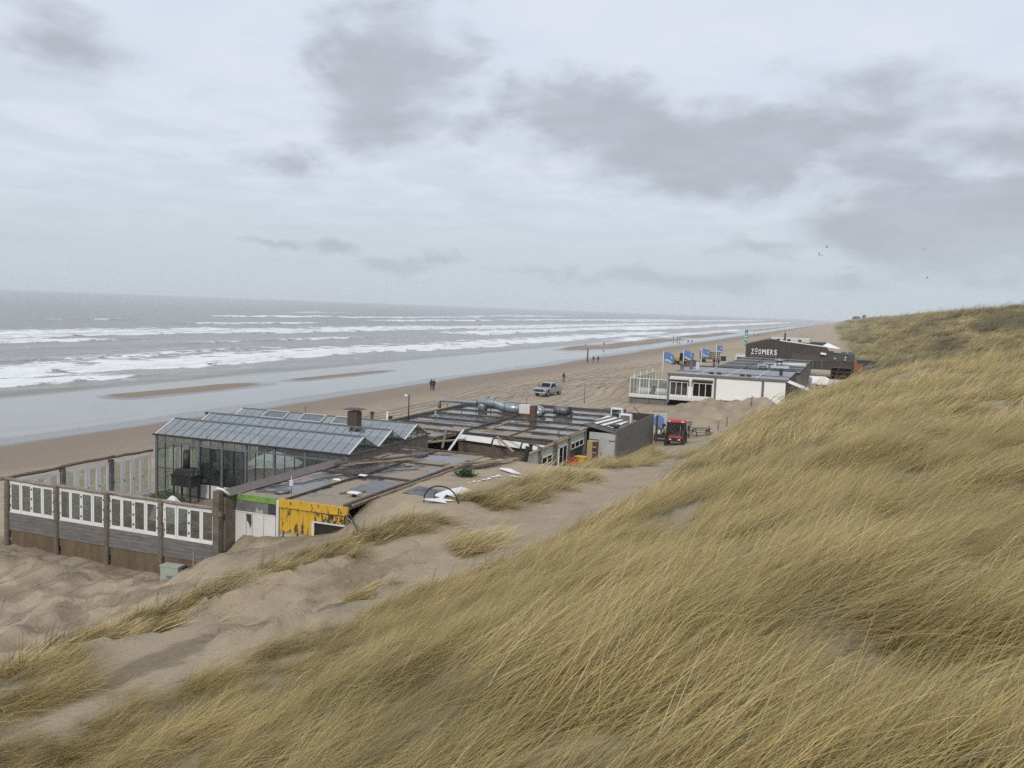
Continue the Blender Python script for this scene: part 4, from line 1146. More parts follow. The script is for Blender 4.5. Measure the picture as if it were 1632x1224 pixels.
    MB().tube([(-4.1, -.3, 0), (-4.1, -.3, .66), (-3.95, -.3, .72), (-.6, -.1, .72), (.6, 0, .75)], .15, 10).build('side_pipe', 'galvanised', d)
    for x in (-1.9, -.5, .9): MB().beam((x, -.3, 0), (x, -.3, .7), .05, .05).build('support', 'dark_iron', d)
    bx = thing('fan_housing', 'white sheet metal fan box on a dark frame beside the duct', 'fan box', (-25.6, 70.6, RZ))
    MB().box(-.48, .48, -.35, .35, .25, 1.0).build('cabinet', 'white_panel', bx); MB().box(-.42, .42, -.3, .3, 0, .245).build('frame', 'rust_brown', bx)
    MB().box(.49, .95, -.3, .3, .0, .95).build('side_plate', 'rust_brown', bx)
    f = thing('roof_fan', 'short grey fan cylinder lying on the roof', 'fan', (-23.1, 73.2, RZ))
    MB().tube([(-.75, 0, .42), (.6, 0, .42)], .38, 14).build('barrel', 'galvanised_dark', f); MB().tube([(-.35, 0, .42), (-.28, 0, .42)], .41, 14).build('flange', 'galvanised', f)
    MB().tube([(.55, 0, .42), (.7, 0, .42)], .40, 14).build('rim', 'dark_iron', f); MB().box(-.5, .4, -.25, .25, 0, .08).build('saddle', 'dark_iron', f)
    for i, (x, y, h, lab) in enumerate(((-18.05, 72.6, 1.15, 'taller white air conditioning unit on the roof corner'), (-17.0, 71.4, .85, 'lower white air conditioning unit beside the taller one'))):
        a = thing('air_conditioner', lab, 'air conditioner', (x, y, RZ - .05))
        MB().box(-.5, .5, -.25, .25, .08, h).build('casing', 'white_paint', a)
        MB().box(-.4, .4, -.262, -.252, .2, h - .12).build('grille', 'mirror_glass' if i == 0 else 'galvanised_dark', a)
        for sx in (-.42, .42): MB().box(sx - .05, sx + .05, -.22, .22, 0, .079).build('foot', 'dark_iron', a)
    l = thing('camera_mast', 'thin dark mast with a white camera dome on the seaward roof edge', 'mast', (-32.6, 62.4, RZ))
    MB().tube([(0, 0, -.3), (0, 0, 2.0)], .05, 8).build('pole', 'dark_iron', l); MB().tube([(0, 0, 1.88), (-.2, 0, 1.95)], .03, 6).build('arm', 'white_bar', l)
    MB().lathe([(.01, -.14), (.10, -.10), (.13, 0), (.12, .1), (.01, .14)], (-.28, 0, 1.9), 10).build('camera_dome', 'white_paint', l)
    # sand covered corner: torn membrane, hose hoop, weed, tarpaulin
    def scrap(pts, lab, name='torn_membrane'):
        pts = [lift((x, y, 0))[:2] for x, y in pts]
        m = MB(); z0 = max(hz(x, y) for x, y in pts) + .045
        m.prism(pts, 'z', z0, z0 + .015)
        m.v = [(x, y, zz + .02 * math.sin(x * 9 + y * 7)) for x, y, zz in m.v]
        single(name, m, 'white_membrane', lab, 'membrane scrap', 'torn white membrane on the sand')
    scrap([(-18.0, 37.2), (-17.3, 36.8), (-17.5, 37.6), (-16.9, 37.4), (-17.2, 38.1), (-16.6, 38.0), (-17.0, 38.6), (-16.5, 38.9), (-17.1, 39.4), (-17.6, 39.6), (-18.0, 38.6)], 'largest jagged sheet of torn white membrane beside the black hoop')
    scrap([(-18.1, 36.2), (-16.7, 36.0), (-17.0, 36.35), (-16.6, 36.6), (-17.4, 36.75)], 'low jagged strip of white membrane in front of the largest sheet')
    scrap([(-18.1, 45.9), (-17.0, 45.2), (-16.5, 45.3), (-17.6, 46.4), (-18.2, 46.5)], 'white membrane strip near the pale wall')
    scrap([(-16.9, 44.4), (-16.3, 44.2), (-16.2, 44.4), (-16.8, 44.65)], 'short white membrane scrap below the longer strip')
    scrap([(-15.6, 42.4), (-15.1, 42.9), (-15.2, 43.1), (-15.8, 42.6)], 'white membrane scrap at the edge of the grass')
    for i in range(7):
        t0 = i / 7; x = -18.0 + .5 * t0; y = 41.2 + 3.2 * t0; s = .10 + .14 * t0
        scrap([(x, y), (x + s, y - s * .4), (x + s * 1.5, y + s * .9), (x + s * .2, y + s * 1.3)], ['nearest', 'second nearest', 'third nearest', 'middle', 'third farthest', 'second farthest', 'farthest and largest'][i] + ' fleck in the row of white flecks on the sandy roof', 'membrane_fleck')
    pts = [Vector((-18.05 + .0, 36.3, 4.6))] + [Vector((-18.05 + 1.75 * (1 - math.cos(a)) / 2, 36.3, 4.75 + .85 * math.sin(a) ** .75)) for a in np.linspace(.15, 2.7, 14)] + [Vector((-16.2, 36.25, 4.85))]
    pts = [lift(p) for p in pts]
    single('hose_hoop', MB().tube(pts, .035, 7), 'black_plastic', 'black hose bent into a hoop over the sand', 'hose')
    single('hose_stub', MB().tube([lift(p) for p in ((-17.6, 36.6, 4.7), (-17.62, 36.5, 5.1), (-17.5, 36.45, 5.3))], .03, 6), 'black_plastic', 'short bent hose inside the black hoop', 'hose')
    m = MB(); r = random.Random(9)
    for k in range(420):
        c = Vector((r.gauss(0, .28), r.gauss(0, .22), abs(r.gauss(0, .16)) + .02)); a = Vector((r.uniform(-1, 1), r.uniform(-1, 1), r.uniform(0, .8))).normalized() * .11
        bb = a.cross(Vector((r.random(), r.random(), .5))).normalized() * .04; m.add([c - a, c + bb, c + a, c - bb], [(0, 1, 2, 3)])
    single('weed_clump', m, 'net_green', 'dark green weed clump on the sandy roof', 'weed', loc=lift((-19.0, 43.2, 4.74)))
    m = MB(); nx, ny = 14, 8
    m.add([lift(p) for p in [(-19.9 + 1.9 * i / 13, 37.6 + 1.8 * j / 7 - .35 * i / 13, 4.80 + .14 * abs(math.sin(i * .9 + j * 1.3)) * math.sin(math.pi * i / 13) * math.sin(math.pi * j / 7)) for j in range(ny) for i in range(nx)]],
          [(j * nx + i, j * nx + i + 1, (j + 1) * nx + i + 1, (j + 1) * nx + i) for j in range(ny - 1) for i in range(nx - 1)], True)
    single('crumpled_tarpaulin', m, 'ground_tarp', 'crumpled dark grey tarpaulin by the black hoop', 'tarpaulin')
    single('iron_strut', MB().tube([(-19.65, 32.3, 4.95), (-18.8, 31.7, 4.35)], .03, 6), 'dark_iron', 'thin dark strut leaning from the yellow beam to the sand', 'strut')
    single('iron_strut', MB().tube([(-19.7, 32.2, 4.75), (-18.9, 31.9, 4.5)], .025, 6), 'rail_wood', 'thin pale strut beside the dark strut at the yellow beam', 'strut')

    for i, (pts, lab) in enumerate((([(-32.2, 62, 4.76), (-29.5, 63.2, 4.76), (-27.0, 62.6, 4.78), (-23.5, 66.2, 4.8), (-21.0, 69.9, 4.78)], 'black cable wandering over the rear roof towards the duct'),
                                    ([(-25.2, 34.2, 5.1), (-24.4, 36.0, 5.09), (-23.9, 38.2, 5.1), (-22.4, 39.8, 5.16), (-21.0, 42.6, 5.1)], 'thin black cable across the front roof puddles'),
                                    ([(-19.2, 60, 4.78), (-20.4, 64, 4.78), (-19.6, 68.5, 4.8), (-18.6, 72.2, 4.8)], 'black cable along the inland edge of the rear roof'))):
        fine = [Vector(pts[k]).lerp(Vector(pts[k + 1]), f / 5) + Vector((.12 * math.sin(k * 3 + f), .1 * math.cos(k * 2 + f), 0)) for k in range(len(pts) - 1) for f in range(5)]
        single('roof_cable', MB().tube(fine, .022, 5), 'black_plastic', lab, 'cable')
    r = random.Random(21)
    spots = ('near the green strip', 'beside the front puddle', 'by the middle batten', 'next to the glass gable', 'near the lumber pile', 'at the edge of the roof pit')
    for i, (x, y) in enumerate(((-24.6, 33.4), (-21.2, 35.2), (-23.4, 37.6), (-24.8, 44.6), (-20.8, 44.0), (-22.2, 47.2))):
        a = r.uniform(0, 3); L = r.uniform(.3, .7)
        single('timber_scrap', MB().beam((x - L * math.cos(a), y - L * math.sin(a), FZ + .05), (x + L * math.cos(a), y + L * math.sin(a), FZ + .06), .09, .05), r.choice(['lumber', 'dark_lumber', 'old_wood']), 'short scrap of timber on the front roof ' + spots[i], 'timber scrap', 'timber scraps on the front roof')


roof_clutter()


def shed_corner():
    s = thing('storage_shed', 'grey walled storage shed with sloping roof at the rear of the pavilion', 'shed', (-17.6, 66, 2.0))
    ox, oy, oz = -17.6, 66, 2.0
    def add(name, mb, mat, par=s):
        mb.v = [(x - ox, y - oy, z - oz) for x, y, z in mb.v]; return mb.build(name, mat, par)
    add('front_wall', MB().prism([(-18.55, 1.5), (-16.42, 1.5), (-16.42, 4.5), (-18.55, 4.5)], 'y', 65.98, 66.08), 'shed_white')
    add('dark_doorway', MB().box(-18.5, -17.75, 65.94, 65.975, 1.5, 3.95), 'brown_door')
    add('door_frame', MB().box(-17.76, -17.68, 65.92, 65.978, 1.5, 4.05).box(-18.5, -17.76, 65.92, 65.978, 3.96, 4.05), 'shed_white')
    d = add('door', MB().box(-17.64, -16.46, 65.93, 65.975, 1.5, 4.15), 'shed_white')
    for z in (2.6, 3.9): add('hinge', MB().box(-16.95, -16.47, 65.90, 65.928, z, z + .06), 'dark_iron', d)
    add('handle', MB().box(-17.55, -17.50, 65.88, 65.928, 2.7, 3.0), 'dark_iron', d)
    add('corner_trim', MB().box(-16.44, -16.34, 65.90, 66.0, 1.4, 4.75), 'grey_board')
    for k in range(9):
        y0 = 66.05 + k * 1.52
        add('wall_board', MB().box(-16.40, -16.34, y0 + .006, y0 + 1.51, 1.2, 4.72 + .012 * (k % 2)), 'grey_wall')
    add('gable_board', MB().slab((-18.75, 65.9, 4.95), (-16.35, 65.9, 4.52), (-16.35, 65.9, 4.70), (-18.75, 65.9, 5.2), .05), 'grey_board')
    for k in range(3):
        y0 = 66 + k * 2.4
        add('roof_panel', MB().slab((-18.7, y0, 5.15), (-16.4, y0, 4.74), (-16.4, y0 + 2.38, 4.74), (-18.7, y0 + 2.38, 5.15), .04), 'grey_board')
    for k in range(2):
        y0 = 66.3 + k * 2.6
        add('white_sheet', MB().slab((-18.5, y0, 5.22), (-16.7, y0, 4.90), (-16.7, y0 + 2.5, 4.90), (-18.5, y0 + 2.5, 5.22), .03), 'white_membrane')
    for k in range(3): add('roof_strip', MB().beam((-18.4 + .55 * k, 66.2, 5.28 - .098 * k), (-18.0 + .55 * k, 71.3, 5.22 - .098 * k), .16, .03), 'dark_lumber')
    add('roof_hatch', MB().box(-17.1, -16.5, 66.4, 67.4, 4.88, 5.10), 'black_plastic')
    for k in range(6):
        x0 = -18.7 + k * .385
        add('dark_wall_board', MB().box(x0 + .005, x0 + .38, 79.0, 79.06, 1.2, 4.75), 'zoomers_brown')
    c = thing('shelf_cabinet', 'open yellow wood cabinet with shelves standing in the sand', 'cabinet', (-17.2, 62.2, hz(-17.2, 62.2)))
    MB().box(-.42, -.02, -.02, .02, 0, 1.75).build('side_panel', 'yellow_wood', c); MB().box(-.02, .30, -.02, .0, 1.72, 1.76).build('top', 'yellow_wood', c)
    MB().box(-.42, .32, -.02, .5, 1.75, 1.79).build('lid', 'yellow_wood', c); MB().box(-.42, -.38, .02, .5, 0, 1.75).build('back', 'brown_door', c)
    MB().box(.28, .32, -.02, .5, 0, 1.75).build('side_panel', 'brown_door', c)
    for z in (.05, .45, .88, 1.3): MB().box(-.37, .27, .0, .48, z, z + .04).build('shelf', 'yellow_wood', c)
    for i, (x, y, mat, lab, rz) in enumerate(((-18.05, 60.0, 'red_plastic', 'red plastic bin half sunk in the sand', .3), (-17.55, 60.5, 'yellow_plastic', 'yellow plastic bin beside the red bin', -.2))):
        t_ = thing('plastic_bin', lab, 'bin', (x, y, hz(x, y) + .0), rz)
        MB().add([(-.28, -.22, -.3), (.28, -.22, -.3), (.28, .22, -.3), (-.28, .22, -.3), (-.36, -.28, .72), (.36, -.28, .72), (.36, .28, .72), (-.36, .28, .72)], [(0, 3, 2, 1), (4, 5, 6, 7), (0, 1, 5, 4), (1, 2, 6, 5), (2, 3, 7, 6), (3, 0, 4, 7)]).build('body', mat, t_)
        MB().box(-.40, .40, -.32, .32, .725, .80).build('lid', mat, t_); MB().tube([(-.3, -.36, .76), (.3, -.36, .76)], .025, 6).build('handle', mat, t_)
    w = thing('wheelbarrow_frame', 'grey bent sheet leaning by the dark doorway', 'sheet', (-18.2, 62.6, hz(-18.2, 62.6)))
    MB().slab((0, 0, 0), (.05, .8, 0), (.12, .8, 1.3), (.1, .1, 1.55), .02).build('panel', 'galvanised_dark', w)
    b = thing('debris_pile', 'pile of scrap boards and broken timber behind the flat roof', 'debris', (-19.5, 82, 1.6))
    r = random.Random(4)
    for k in range(16):
        a = Vector((r.uniform(-1.8, 1.8), r.uniform(-1, 1), r.uniform(1.6, 3.0))); q = a + Vector((r.uniform(-1, 1), r.uniform(-.5, .5), r.uniform(-.6, .9)))
        MB().beam(a, q, .12, .06).build('board', r.choice(['lumber', 'dark_lumber', 'old_wood', 'yellow_wood']), b)
    MB().box(-2.2, -.2, -.8, .8, 0, 3.0).build('crate_stack', 'dark_lumber', b)
    MB().box(-.15, 1.9, -.7, .6, 0, 2.2).build('lower_stack', 'dark_lumber', b)


shed_corner()


def utility_bits():
    u = thing('utility_cabinet', 'pale green utility cabinet in the sand below the windscreen fence', 'cabinet', (-27.6, 30.55, hz(-27.6, 30.55) + .02), R(6))
    MB().box(-.45, .45, -.22, .22, .06, .74).build('body', 'utility_green', u); MB().box(-.48, .48, -.25, .25, .742, .79).build('lid', 'utility_green', u); MB().box(-.42, .42, -.2, .2, 0, .058).build('plinth', 'galvanised_dark', u)
    single('wooden_stake', MB().box(-.04, .04, -.03, .03, -.3, .75), 'rail_wood', 'short wooden stake right of the utility cabinet', 'stake', loc=(-26.45, 30.6, hz(-26.45, 30.6)))
    single('blue_pipe', MB().tube([(-.6, 0, .05), (.0, .05, .06), (.5, .02, .05)], .05, 7), 'rope_blue', 'blue plastic pipe on the sand beside the stake', 'pipe', loc=(-26.9, 30.1, hz(-26.9, 30.1)))
    single('valve_block', MB().box(-.12, .12, -.1, .1, 0, .4).box(.12, .3, -.05, .05, .15, .22).box(-.05, .05, -.05, .05, .4, .5), 'black_plastic', 'small black valve block beside the utility cabinet', 'valve', loc=(-27.05, 30.8, hz(-27.05, 30.8)))
    for i, (x, y, h, lab) in enumerate(((-55.7, 82.1, 1.4, 'lone thin pole on the beach beyond the glass roofs'), (-32.1, 111, 2.6, 'dark pole on the sand right of the pickup truck'), (-63.8, 221.8, 3.6, 'thick beach marker post beside two walkers'), (-39.3, 84, 2.2, 'white topped marker pole at the rear roof edge'),
                                        (-36.2, 100, 1.4, 'short stake in front of the pickup truck'))):
        t_ = thing('beach_pole', lab, 'pole', (x, y, hz(x, y)))
        MB().tube([(0, 0, -.3), (0, 0, h)], .05 if i != 2 else .22, 8).build('shaft', 'log_wood', t_)
        MB().tube([(0, 0, h + .003), (0, 0, h + .06)], .07 if i != 2 else .24, 8).build('cap', 'white_paint' if i == 3 else 'dark_iron', t_)


utility_bits()
# ------------------------------------------------------------------ white beach house with glazed terrace
def white_house():
    b = thing('white_beach_house', 'white panelled beach house with glazed terrace and flat grey roof', 'building', (-17, 115, 1.8))
    ox, oy, oz = -17, 115, 1.8
    def add(name, mb, mat, par=b, bev=0):
        mb.v = [(x - ox, y - oy, z - oz) for x, y, z in mb.v]; return mb.build(name, mat, par, bev)
    Y = 115.0; DZ = 2.95; TZ = 6.15
    add('plinth', MB().box(-26.95, -21.95, Y + .25, Y + .40, .8, 2.55), 'grey_board')
    for x in (-27.0, -24.6, -22.0, -16.1): add('pile', MB().box(x - .1, x + .1, Y + .05, Y + .25, .6, 2.6), 'grey_board')
    add('deck', MB().box(-27.1, -21.9, Y, 134, 2.62, 2.92), 'grey_board')
    add('floor_edge', MB().box(-27.12, -15.9, Y - .04, Y, 2.68, 3.04), 'white_panel')
    add('dark_undercroft', MB().box(-21.8, -7, Y + 2.0, Y + 2.1, .6, 2.6), 'dark_interior')
    add('floor', MB().box(-21.85, -7.1, Y + .06, 134, 2.6, 2.9), 'grey_board')
    # terrace glass screens
    ht = 5.25
    nseg = 4; w = 5.0 / nseg
    for k in range(nseg + 1):
        x = -27.0 + k * w; add('screen_post', MB().box(x - .05, x + .05, Y + .02, Y + .12, 3.04, ht), 'white_paint')
    for k in range(nseg):
        x = -27.0 + k * w
        add('screen_rail', MB().box(x + .05, x + w - .05, Y + .03, Y + .11, ht - .08, ht).box(x + .05, x + w - .05, Y + .03, Y + .11, 3.04, 3.14), 'white_paint')
        add('screen_pane', MB().box(x + .06, x + w - .06, Y + .06, Y + .075, 3.15, ht - .09), 'clear_glass')
    for k in range(9):
        y = Y + .1 + k * 2.0; hh = 5.25 + (.45 if k % 2 else 0)
        add('screen_post', MB().box(-27.05, -26.95, y - .05, y + .05, 2.9, hh), 'white_paint')
        if k < 8:
            add('screen_rail', MB().box(-27.04, -26.96, y + .06, y + 1.94, 5.1, 5.2).box(-27.04, -26.96, y + .06, y + 1.94, 2.92, 3.02), 'white_paint')
            add('screen_pane', MB().box(-27.01, -26.995, y + .08, y + 1.92, 3.03, 5.09), 'clear_glass')
    # front wall
    add('corner_post', MB().box(-22.0, -21.72, Y - .06, Y + .15, 2.3, 6.05), 'grey_board')
    def wall(x0, x1, mat): return add('wall_panel', MB().box(x0, x1, Y, Y + .08, 3.05, 5.84), mat)
    wall(-19.28, -18.78, 'clean_white_panel'); wall(-16.12, -15.98, 'clean_white_panel')
    wall(-15.7, -10.05, 'clean_white_panel'); wall(-9.75, -7.15, 'clean_white_panel')
    for x in (-15.84, -9.9): add('panel_joint', MB().box(x - .13, x + .13, Y - .05, Y + .1, 2.4, 6.0), 'grey_wall')
    add('roof_fascia', MB().box(-22.05, -7.0, Y - .12, Y + .1, 5.86, 6.17), 'grey_wall')
    for (x0, x1, aw, gm_) in ((-21.7, -19.3, 'awning', 'mirror_glass'), (-18.75, -16.14, 'awning_dark', 'dark_glass')):
        wf = MB().box(x0, x1, Y - .03, Y + .06, 3.05, 3.36).box(x0, x1, Y - .03, Y + .06, 5.0, 5.1).box(x0, x0 + .1, Y - .03, Y + .06, 3.36, 5.0).box(x1 - .1, x1, Y - .03, Y + .06, 3.36, 5.0)
        cw = (x1 - x0 - .2) / 3
        for k in (1, 2): wf.box(x0 + .1 + k * cw - .04, x0 + .1 + k * cw + .04, Y - .03, Y + .06, 3.36, 5.0)
        f = add('window', wf, 'white_paint')
        for k in range(3): add('pane', MB().box(x0 + .1 + k * cw + .05, x0 + .1 + (k + 1) * cw - .05, Y + .01, Y + .02, 3.38, 4.98), gm_, f)
        add('transom_panel', MB().box(x0, x1, Y, Y + .06, 5.12, 5.5), 'awning_dark')
        a = add('awning_box', MB().box(x0 - .05, x1 + .05, Y - .22, Y - .01, 5.52, 5.66), 'white_paint')
        add('awning_cloth', MB().slab((x0, Y - .45, 5.36), (x1, Y - .45, 5.36), (x1, Y - .2, 5.55), (x0, Y - .2, 5.55), .02), aw, a)
        add('head_panel', MB().box(x0, x1, Y + .005, Y + .07, 5.51, 5.84), 'clean_white_panel')
        add('dark_room', MB().box(x0, x1, Y + 2.4, Y + 2.45, 2.95, 5.8), 'dark_interior')
    for x in (-19.2, -18.8): add('wall_lamp', MB().box(x - .05, x + .05, Y - .16, Y - .01, 4.6, 5.25), 'dark_iron')
    add('end_wall', MB().box(-7.12, -7.0, Y, 134, 2.4, 5.85), 'zoomers_brown'); add('seaward_wall', MB().box(-21.85, -21.75, Y + .2, 134, 2.9, 5.85), 'clear_glass')
    # roof in sheets
    xs_ = [-22.0, -18.3, -14.6, -10.8, -7.0]; ys_ = [115.12, 121, 127, 134]
    for i in range(4):
        for j in range(3): add('roof_sheet', MB().box(xs_[i] + .02, xs_[i + 1] - .02, ys_[j] + .02, ys_[j + 1] - .02, 6.0, 6.12 + .01 * ((i + j) % 2)), 'roof_grey')
    for i in range(1, 4): add('roof_seam', MB().beam((xs_[i], 115.3, 6.16), (xs_[i], 133.8, 6.16), .14, .08), 'white_bar')
    add('roof_edge', MB().beam((-22, 133.9, 6.18), (-7, 133.9, 6.18), .3, .2), 'dark_iron')
    add('roof_edge', MB().beam((-22, 121, 6.16), (-7, 121, 6.16), .12, .08), 'dark_iron')
    # lean-to beside the dune
    l = add('lean_to_wall', MB().prism([(-7.0, 2.0), (-7.0, 5.8), (-3.6, 4.55), (-3.6, 2.0)], 'y', 115.05, 115.15), 'zoomers_brown')
    for k in range(4):
        y0 = 114.9 + k * 1.0
        add('lean_to_sheet', MB().slab((-6.98, y0, 5.88), (-3.3, y0, 4.52), (-3.3, y0 + .96, 4.52), (-6.98, y0 + .96, 5.88), .05), 'white_membrane')
    # black membrane roof of the rear wing
    for i in range(3):
        for j in range(4):
            x0 = -19.0 + i * 4.2; y0 = 134.2 + j * 9.6
            add('black_roof_sheet', MB().box(x0 + .03, x0 + 4.17, y0 + .03, y0 + 9.57, 5.7, 6.04 + .015 * ((i + j) % 2)), 'roof_black')
    for j in range(5): add('rear_batten', MB().beam((-19, 134.2 + j * 9.6, 6.1), (-6.4, 134.2 + j * 9.6, 6.1), .25, .16), 'roof_grey')
    for i in range(1, 3): add('rear_batten', MB().beam((-19 + i * 4.2, 134.3, 6.09), (-19 + i * 4.2, 172, 6.09), .2, .1), 'dark_iron')
    add('rear_wing_wall', MB().box(-19, -6.4, 134.3, 172, 2, 5.68), 'grey_wall')


white_house()


def house_clutter():
    t_ = thing('roof_ventilator', 'round grey ventilator cowl on the white house roof', 'vent', (-10.0, 142, 6.1))
    MB().tube([(0, 0, 0), (0, 0, 1.1)], .5, 12).build('drum', 'galvanised', t_); MB().lathe([(.01, 1.11), (.75, 1.11), (.7, 1.35), (.01, 1.55)], n=12).build('hood', 'galvanised', t_)
    MB().box(-1.2, 1.5, -.6, .6, 0, .35).build('plenum', 'white_bar', t_)
    t_ = thing('roof_air_duct', 'pale horizontal air duct beside the ventilator cowl', 'duct', (-8.3, 144, 6.1))
    MB().tube([(-1.6, 0, .5), (2.2, 0, .55)], .33, 10).build('pipe', 'white_bar', t_); MB().tube([(-1.6, 0, .5), (-2.2, -2.2, .5)], .3, 10).build('branch', 'white_bar', t_)
    for x in (-1.2, 1.6): MB().box(x - .05, x + .05, -.1, .1, 0, .22).build('foot', 'dark_iron', t_)
    for i, (x, y, w, h, lab) in enumerate(((-12.2, 140, 1.5, .5, 'low pale roof unit left of the ventilator cowl'), (-11.6, 147, 2.2, .5, 'wide pale roof unit behind the ventilator cowl'), (-8.2, 150, 1.3, .45, 'small pale roof unit at the rear of the black roof'))):
        t_ = thing('roof_unit', lab, 'roof unit', (x, y, 6.1), 0, 'pale units on the beach house roof')
        MB().box(-w / 2, w / 2, -.5, .5, .08, h).build('casing', 'white_bar', t_); MB().box(-w / 2 + .1, w / 2 - .1, -.4, .4, 0, .078).build('base', 'dark_iron', t_); MB().box(-w / 2 + .15, w / 2 - .15, -.515, -.502, .14, h - .08).build('grille', 'galvanised_dark', t_)
    for i, (x, y, h, lab) in enumerate(((-20.9, 126.5, 1.25, 'taller dark chimney box on the seaward roof corner'), (-20.1, 127, 1.15, 'lighter chimney box next to the dark one'), (-21.8, 124.0, .7, 'short dark roof stub at the seaward roof edge'), (-8.4, 124, .9, 'black vent stub near the inland roof corner'))):
        t_ = thing('roof_stack', lab, 'chimney', (x, y, 6.12)); m_ = 'galvanised_dark' if i != 1 else 'white_bar'
        MB().box(-.22, .22, -.2, .2, 0, h).build('shaft', m_ if i != 3 else 'dark_iron', t_); MB().box(-.28, .28, -.26, .26, h + .002, h + .07).build('cap', 'dark_iron', t_)
    for i, (x, y, lab) in enumerate(((-16.9, 118.5, 'left black roof block of the front pair'), (-15.9, 118.7, 'right black roof block of the front pair'), (-12.8, 117.8, 'black roof block left of the centre seam'), (-12.0, 117.9, 'black roof block nearest the centre seam'))):
        single('roof_block', MB().box(-.3, .3, -.25, .25, 0, .22).box(-.2, .2, -.15, .15, .221, .27), 'dark_iron', lab, 'block', 'black blocks on the grey roof', loc=(x, y, 6.13))
    # terrace furniture behind the glass
    for i, (x, y, lab) in enumerate(((-25.6, 117, 'white lounge sofa at the seaward end of the glazed terrace'), (-23.2, 117.4, 'white lounge sofa next to the terrace corner post'))):
        t_ = thing('lounge_sofa', lab, 'sofa', (x, y, 2.92))
        MB().box(-.9, .9, -.4, .4, .12, .45).build('seat', 'canvas_white', t_, .03); MB().box(-.9, .9, .42, .62, .12, .85).build('backrest', 'canvas_white', t_, .03)
        for sx in (-.8, .8): MB().box(sx - .05, sx + .05, -.3, .3, 0, .115).build('leg', 'dark_iron', t_)
    t_ = thing('bar_table', 'dark high table on the glazed terrace', 'table', (-24.4, 118.2, 2.92))
    MB().box(-.5, .5, -.4, .4, 1.05, 1.1).build('top', 'dark_iron', t_); MB().box(-.06, .06, -.06, .06, 0, 1.049).build('stem', 'dark_iron', t_); MB().box(-.35, .35, -.3, .3, -.0, .04).build('foot', 'dark_iron', t_)
    # white vans and containers on the inland side
    v = thing('white_truck', 'white box truck parked behind the lean-to roof', 'truck', (-3.6, 128, hz(-3.6, 128) + .2), R(8))
    MB().box(-1.1, 1.1, -1.6, 2.6, .6, 3.1).build('cargo_box', 'clean_white_panel', v, .04); MB().add([(-1.0, -3.2, .55), (1.0, -3.2, .55), (1.0, -1.65, .55), (-1.0, -1.65, .55), (-.95, -3.1, 1.5), (.95, -3.1, 1.5), (.9, -2.6, 2.4), (-.9, -2.6, 2.4), (1.0, -1.65, 2.4), (-1.0, -1.65, 2.4)],
        [(0, 1, 2, 3), (0, 4, 5, 1), (4, 7, 6, 5), (7, 9, 8, 6), (1, 5, 6, 8, 2), (0, 3, 9, 7, 4), (3, 2, 8, 9)]).build('cab', 'clean_white_panel', v)
    MB().slab((-.8, -3.09, 1.55), (.8, -3.09, 1.55), (.78, -2.66, 2.3), (-.78, -2.66, 2.3), .03).build('windscreen', 'dark_glass', v)
    for sx in (-.95, .95):
        for sy in (-2.5, 1.6): MB().tube([(sx - .12, sy, .42), (sx + .12, sy, .42)], .42, 12).build('wheel', 'rubber', v)
    w = thing('white_fence_wall', 'long white panel fence on the inland side of the black roof', 'fence', (-2.0, 136, 2.8))
    for k in range(5): MB().box(-1.9 + k * 1.0, -.91 + k * 1.0, 0, .08, -1.5, 2.5 - .02 * k).build('panel', 'white_panel', w)
    for k in range(6): MB().box(-1.95 + k * 1.0, -1.87 + k * 1.0, .085, .16, -1.5, 2.55).build('post', 'grey_board', w)
    single('yellow_crate', MB().box(-.5, .5, -.35, .35, 0, .7).box(-.55, .55, -.4, .4, .701, .8), 'yellow_plastic', 'yellow green crate beside the white truck', 'crate', loc=(-1.5, 123.5, hz(-1.5, 123.5) + .1))
    # flags
    for i, (y, z0, sh, lab) in enumerate(((134.5, 2.9, .95, 'blue flag nearest the glazed terrace'), (152, 2.0, 1.0, 'second blue flag from the terrace'), (172, 1.8, .85, 'third blue flag from the terrace'), (192, 1.8, .7, 'blue flag furthest along the row'))):
        f = thing('flag_pole', lab + ' on a white pole', 'flag', (-26.6, y, z0), 0, 'blue flags beside the beach house')
        hgt = (5.2, 5.8, 5.8, 5.9)[i]
        MB().tube([(0, 0, -.3), (0, 0, hgt)], [.06, .05], 8).build('pole', 'white_paint', f)
        fw, fh = 1.75 * sh, 1.5; nx, ny = 12, 7
        def P(u, v, ph=i * 1.3): return (.06 + fw * u * (1 - .10 * v), .28 * math.sin(u * 5.2 + ph + v) * u, hgt - .15 - fh * v - .38 * u * u + .10 * math.sin(u * 4 + ph))
        g = [P(a / (nx - 1), b / (ny - 1)) for b in range(ny) for a in range(nx)]
        cl = MB().add(g + [(x, y_ + .02, z) for x, y_, z in g], [(b * nx + a, b * nx + a + 1, (b + 1) * nx + a + 1, (b + 1) * nx + a) for b in range(ny - 1) for a in range(nx - 1)] + [(84 + b * nx + a, 84 + (b + 1) * nx + a, 84 + (b + 1) * nx + a + 1, 84 + b * nx + a + 1) for b in range(ny - 1) for a in range(nx - 1)], True).build('cloth', 'flag_blue', f)
        # pale printed line along the lower edge and small emblem near the fly corner
        m = MB()
        for k in range(8):
            u = .10 + k * .095; q = [P(u, .74), P(u + .065, .74), P(u + .065, .74 + .10 + .03 * (k % 3)), P(u, .74 + .10 + .03 * (k % 3))]
            m.add([(x, y_ - .015, z) for x, y_, z in q], [(0, 1, 2, 3)])
        m.build('printed_line', 'sign_white', cl)
        m = MB(); ring = [P(.80 + .07 * math.cos(t), .30 + .11 * math.sin(t)) for t in np.linspace(.4, 4.4, 9)]
        m.tube([(x, y_ - .02, z) for x, y_, z in ring], .045, 5, False).build('emblem', 'sign_white', cl)
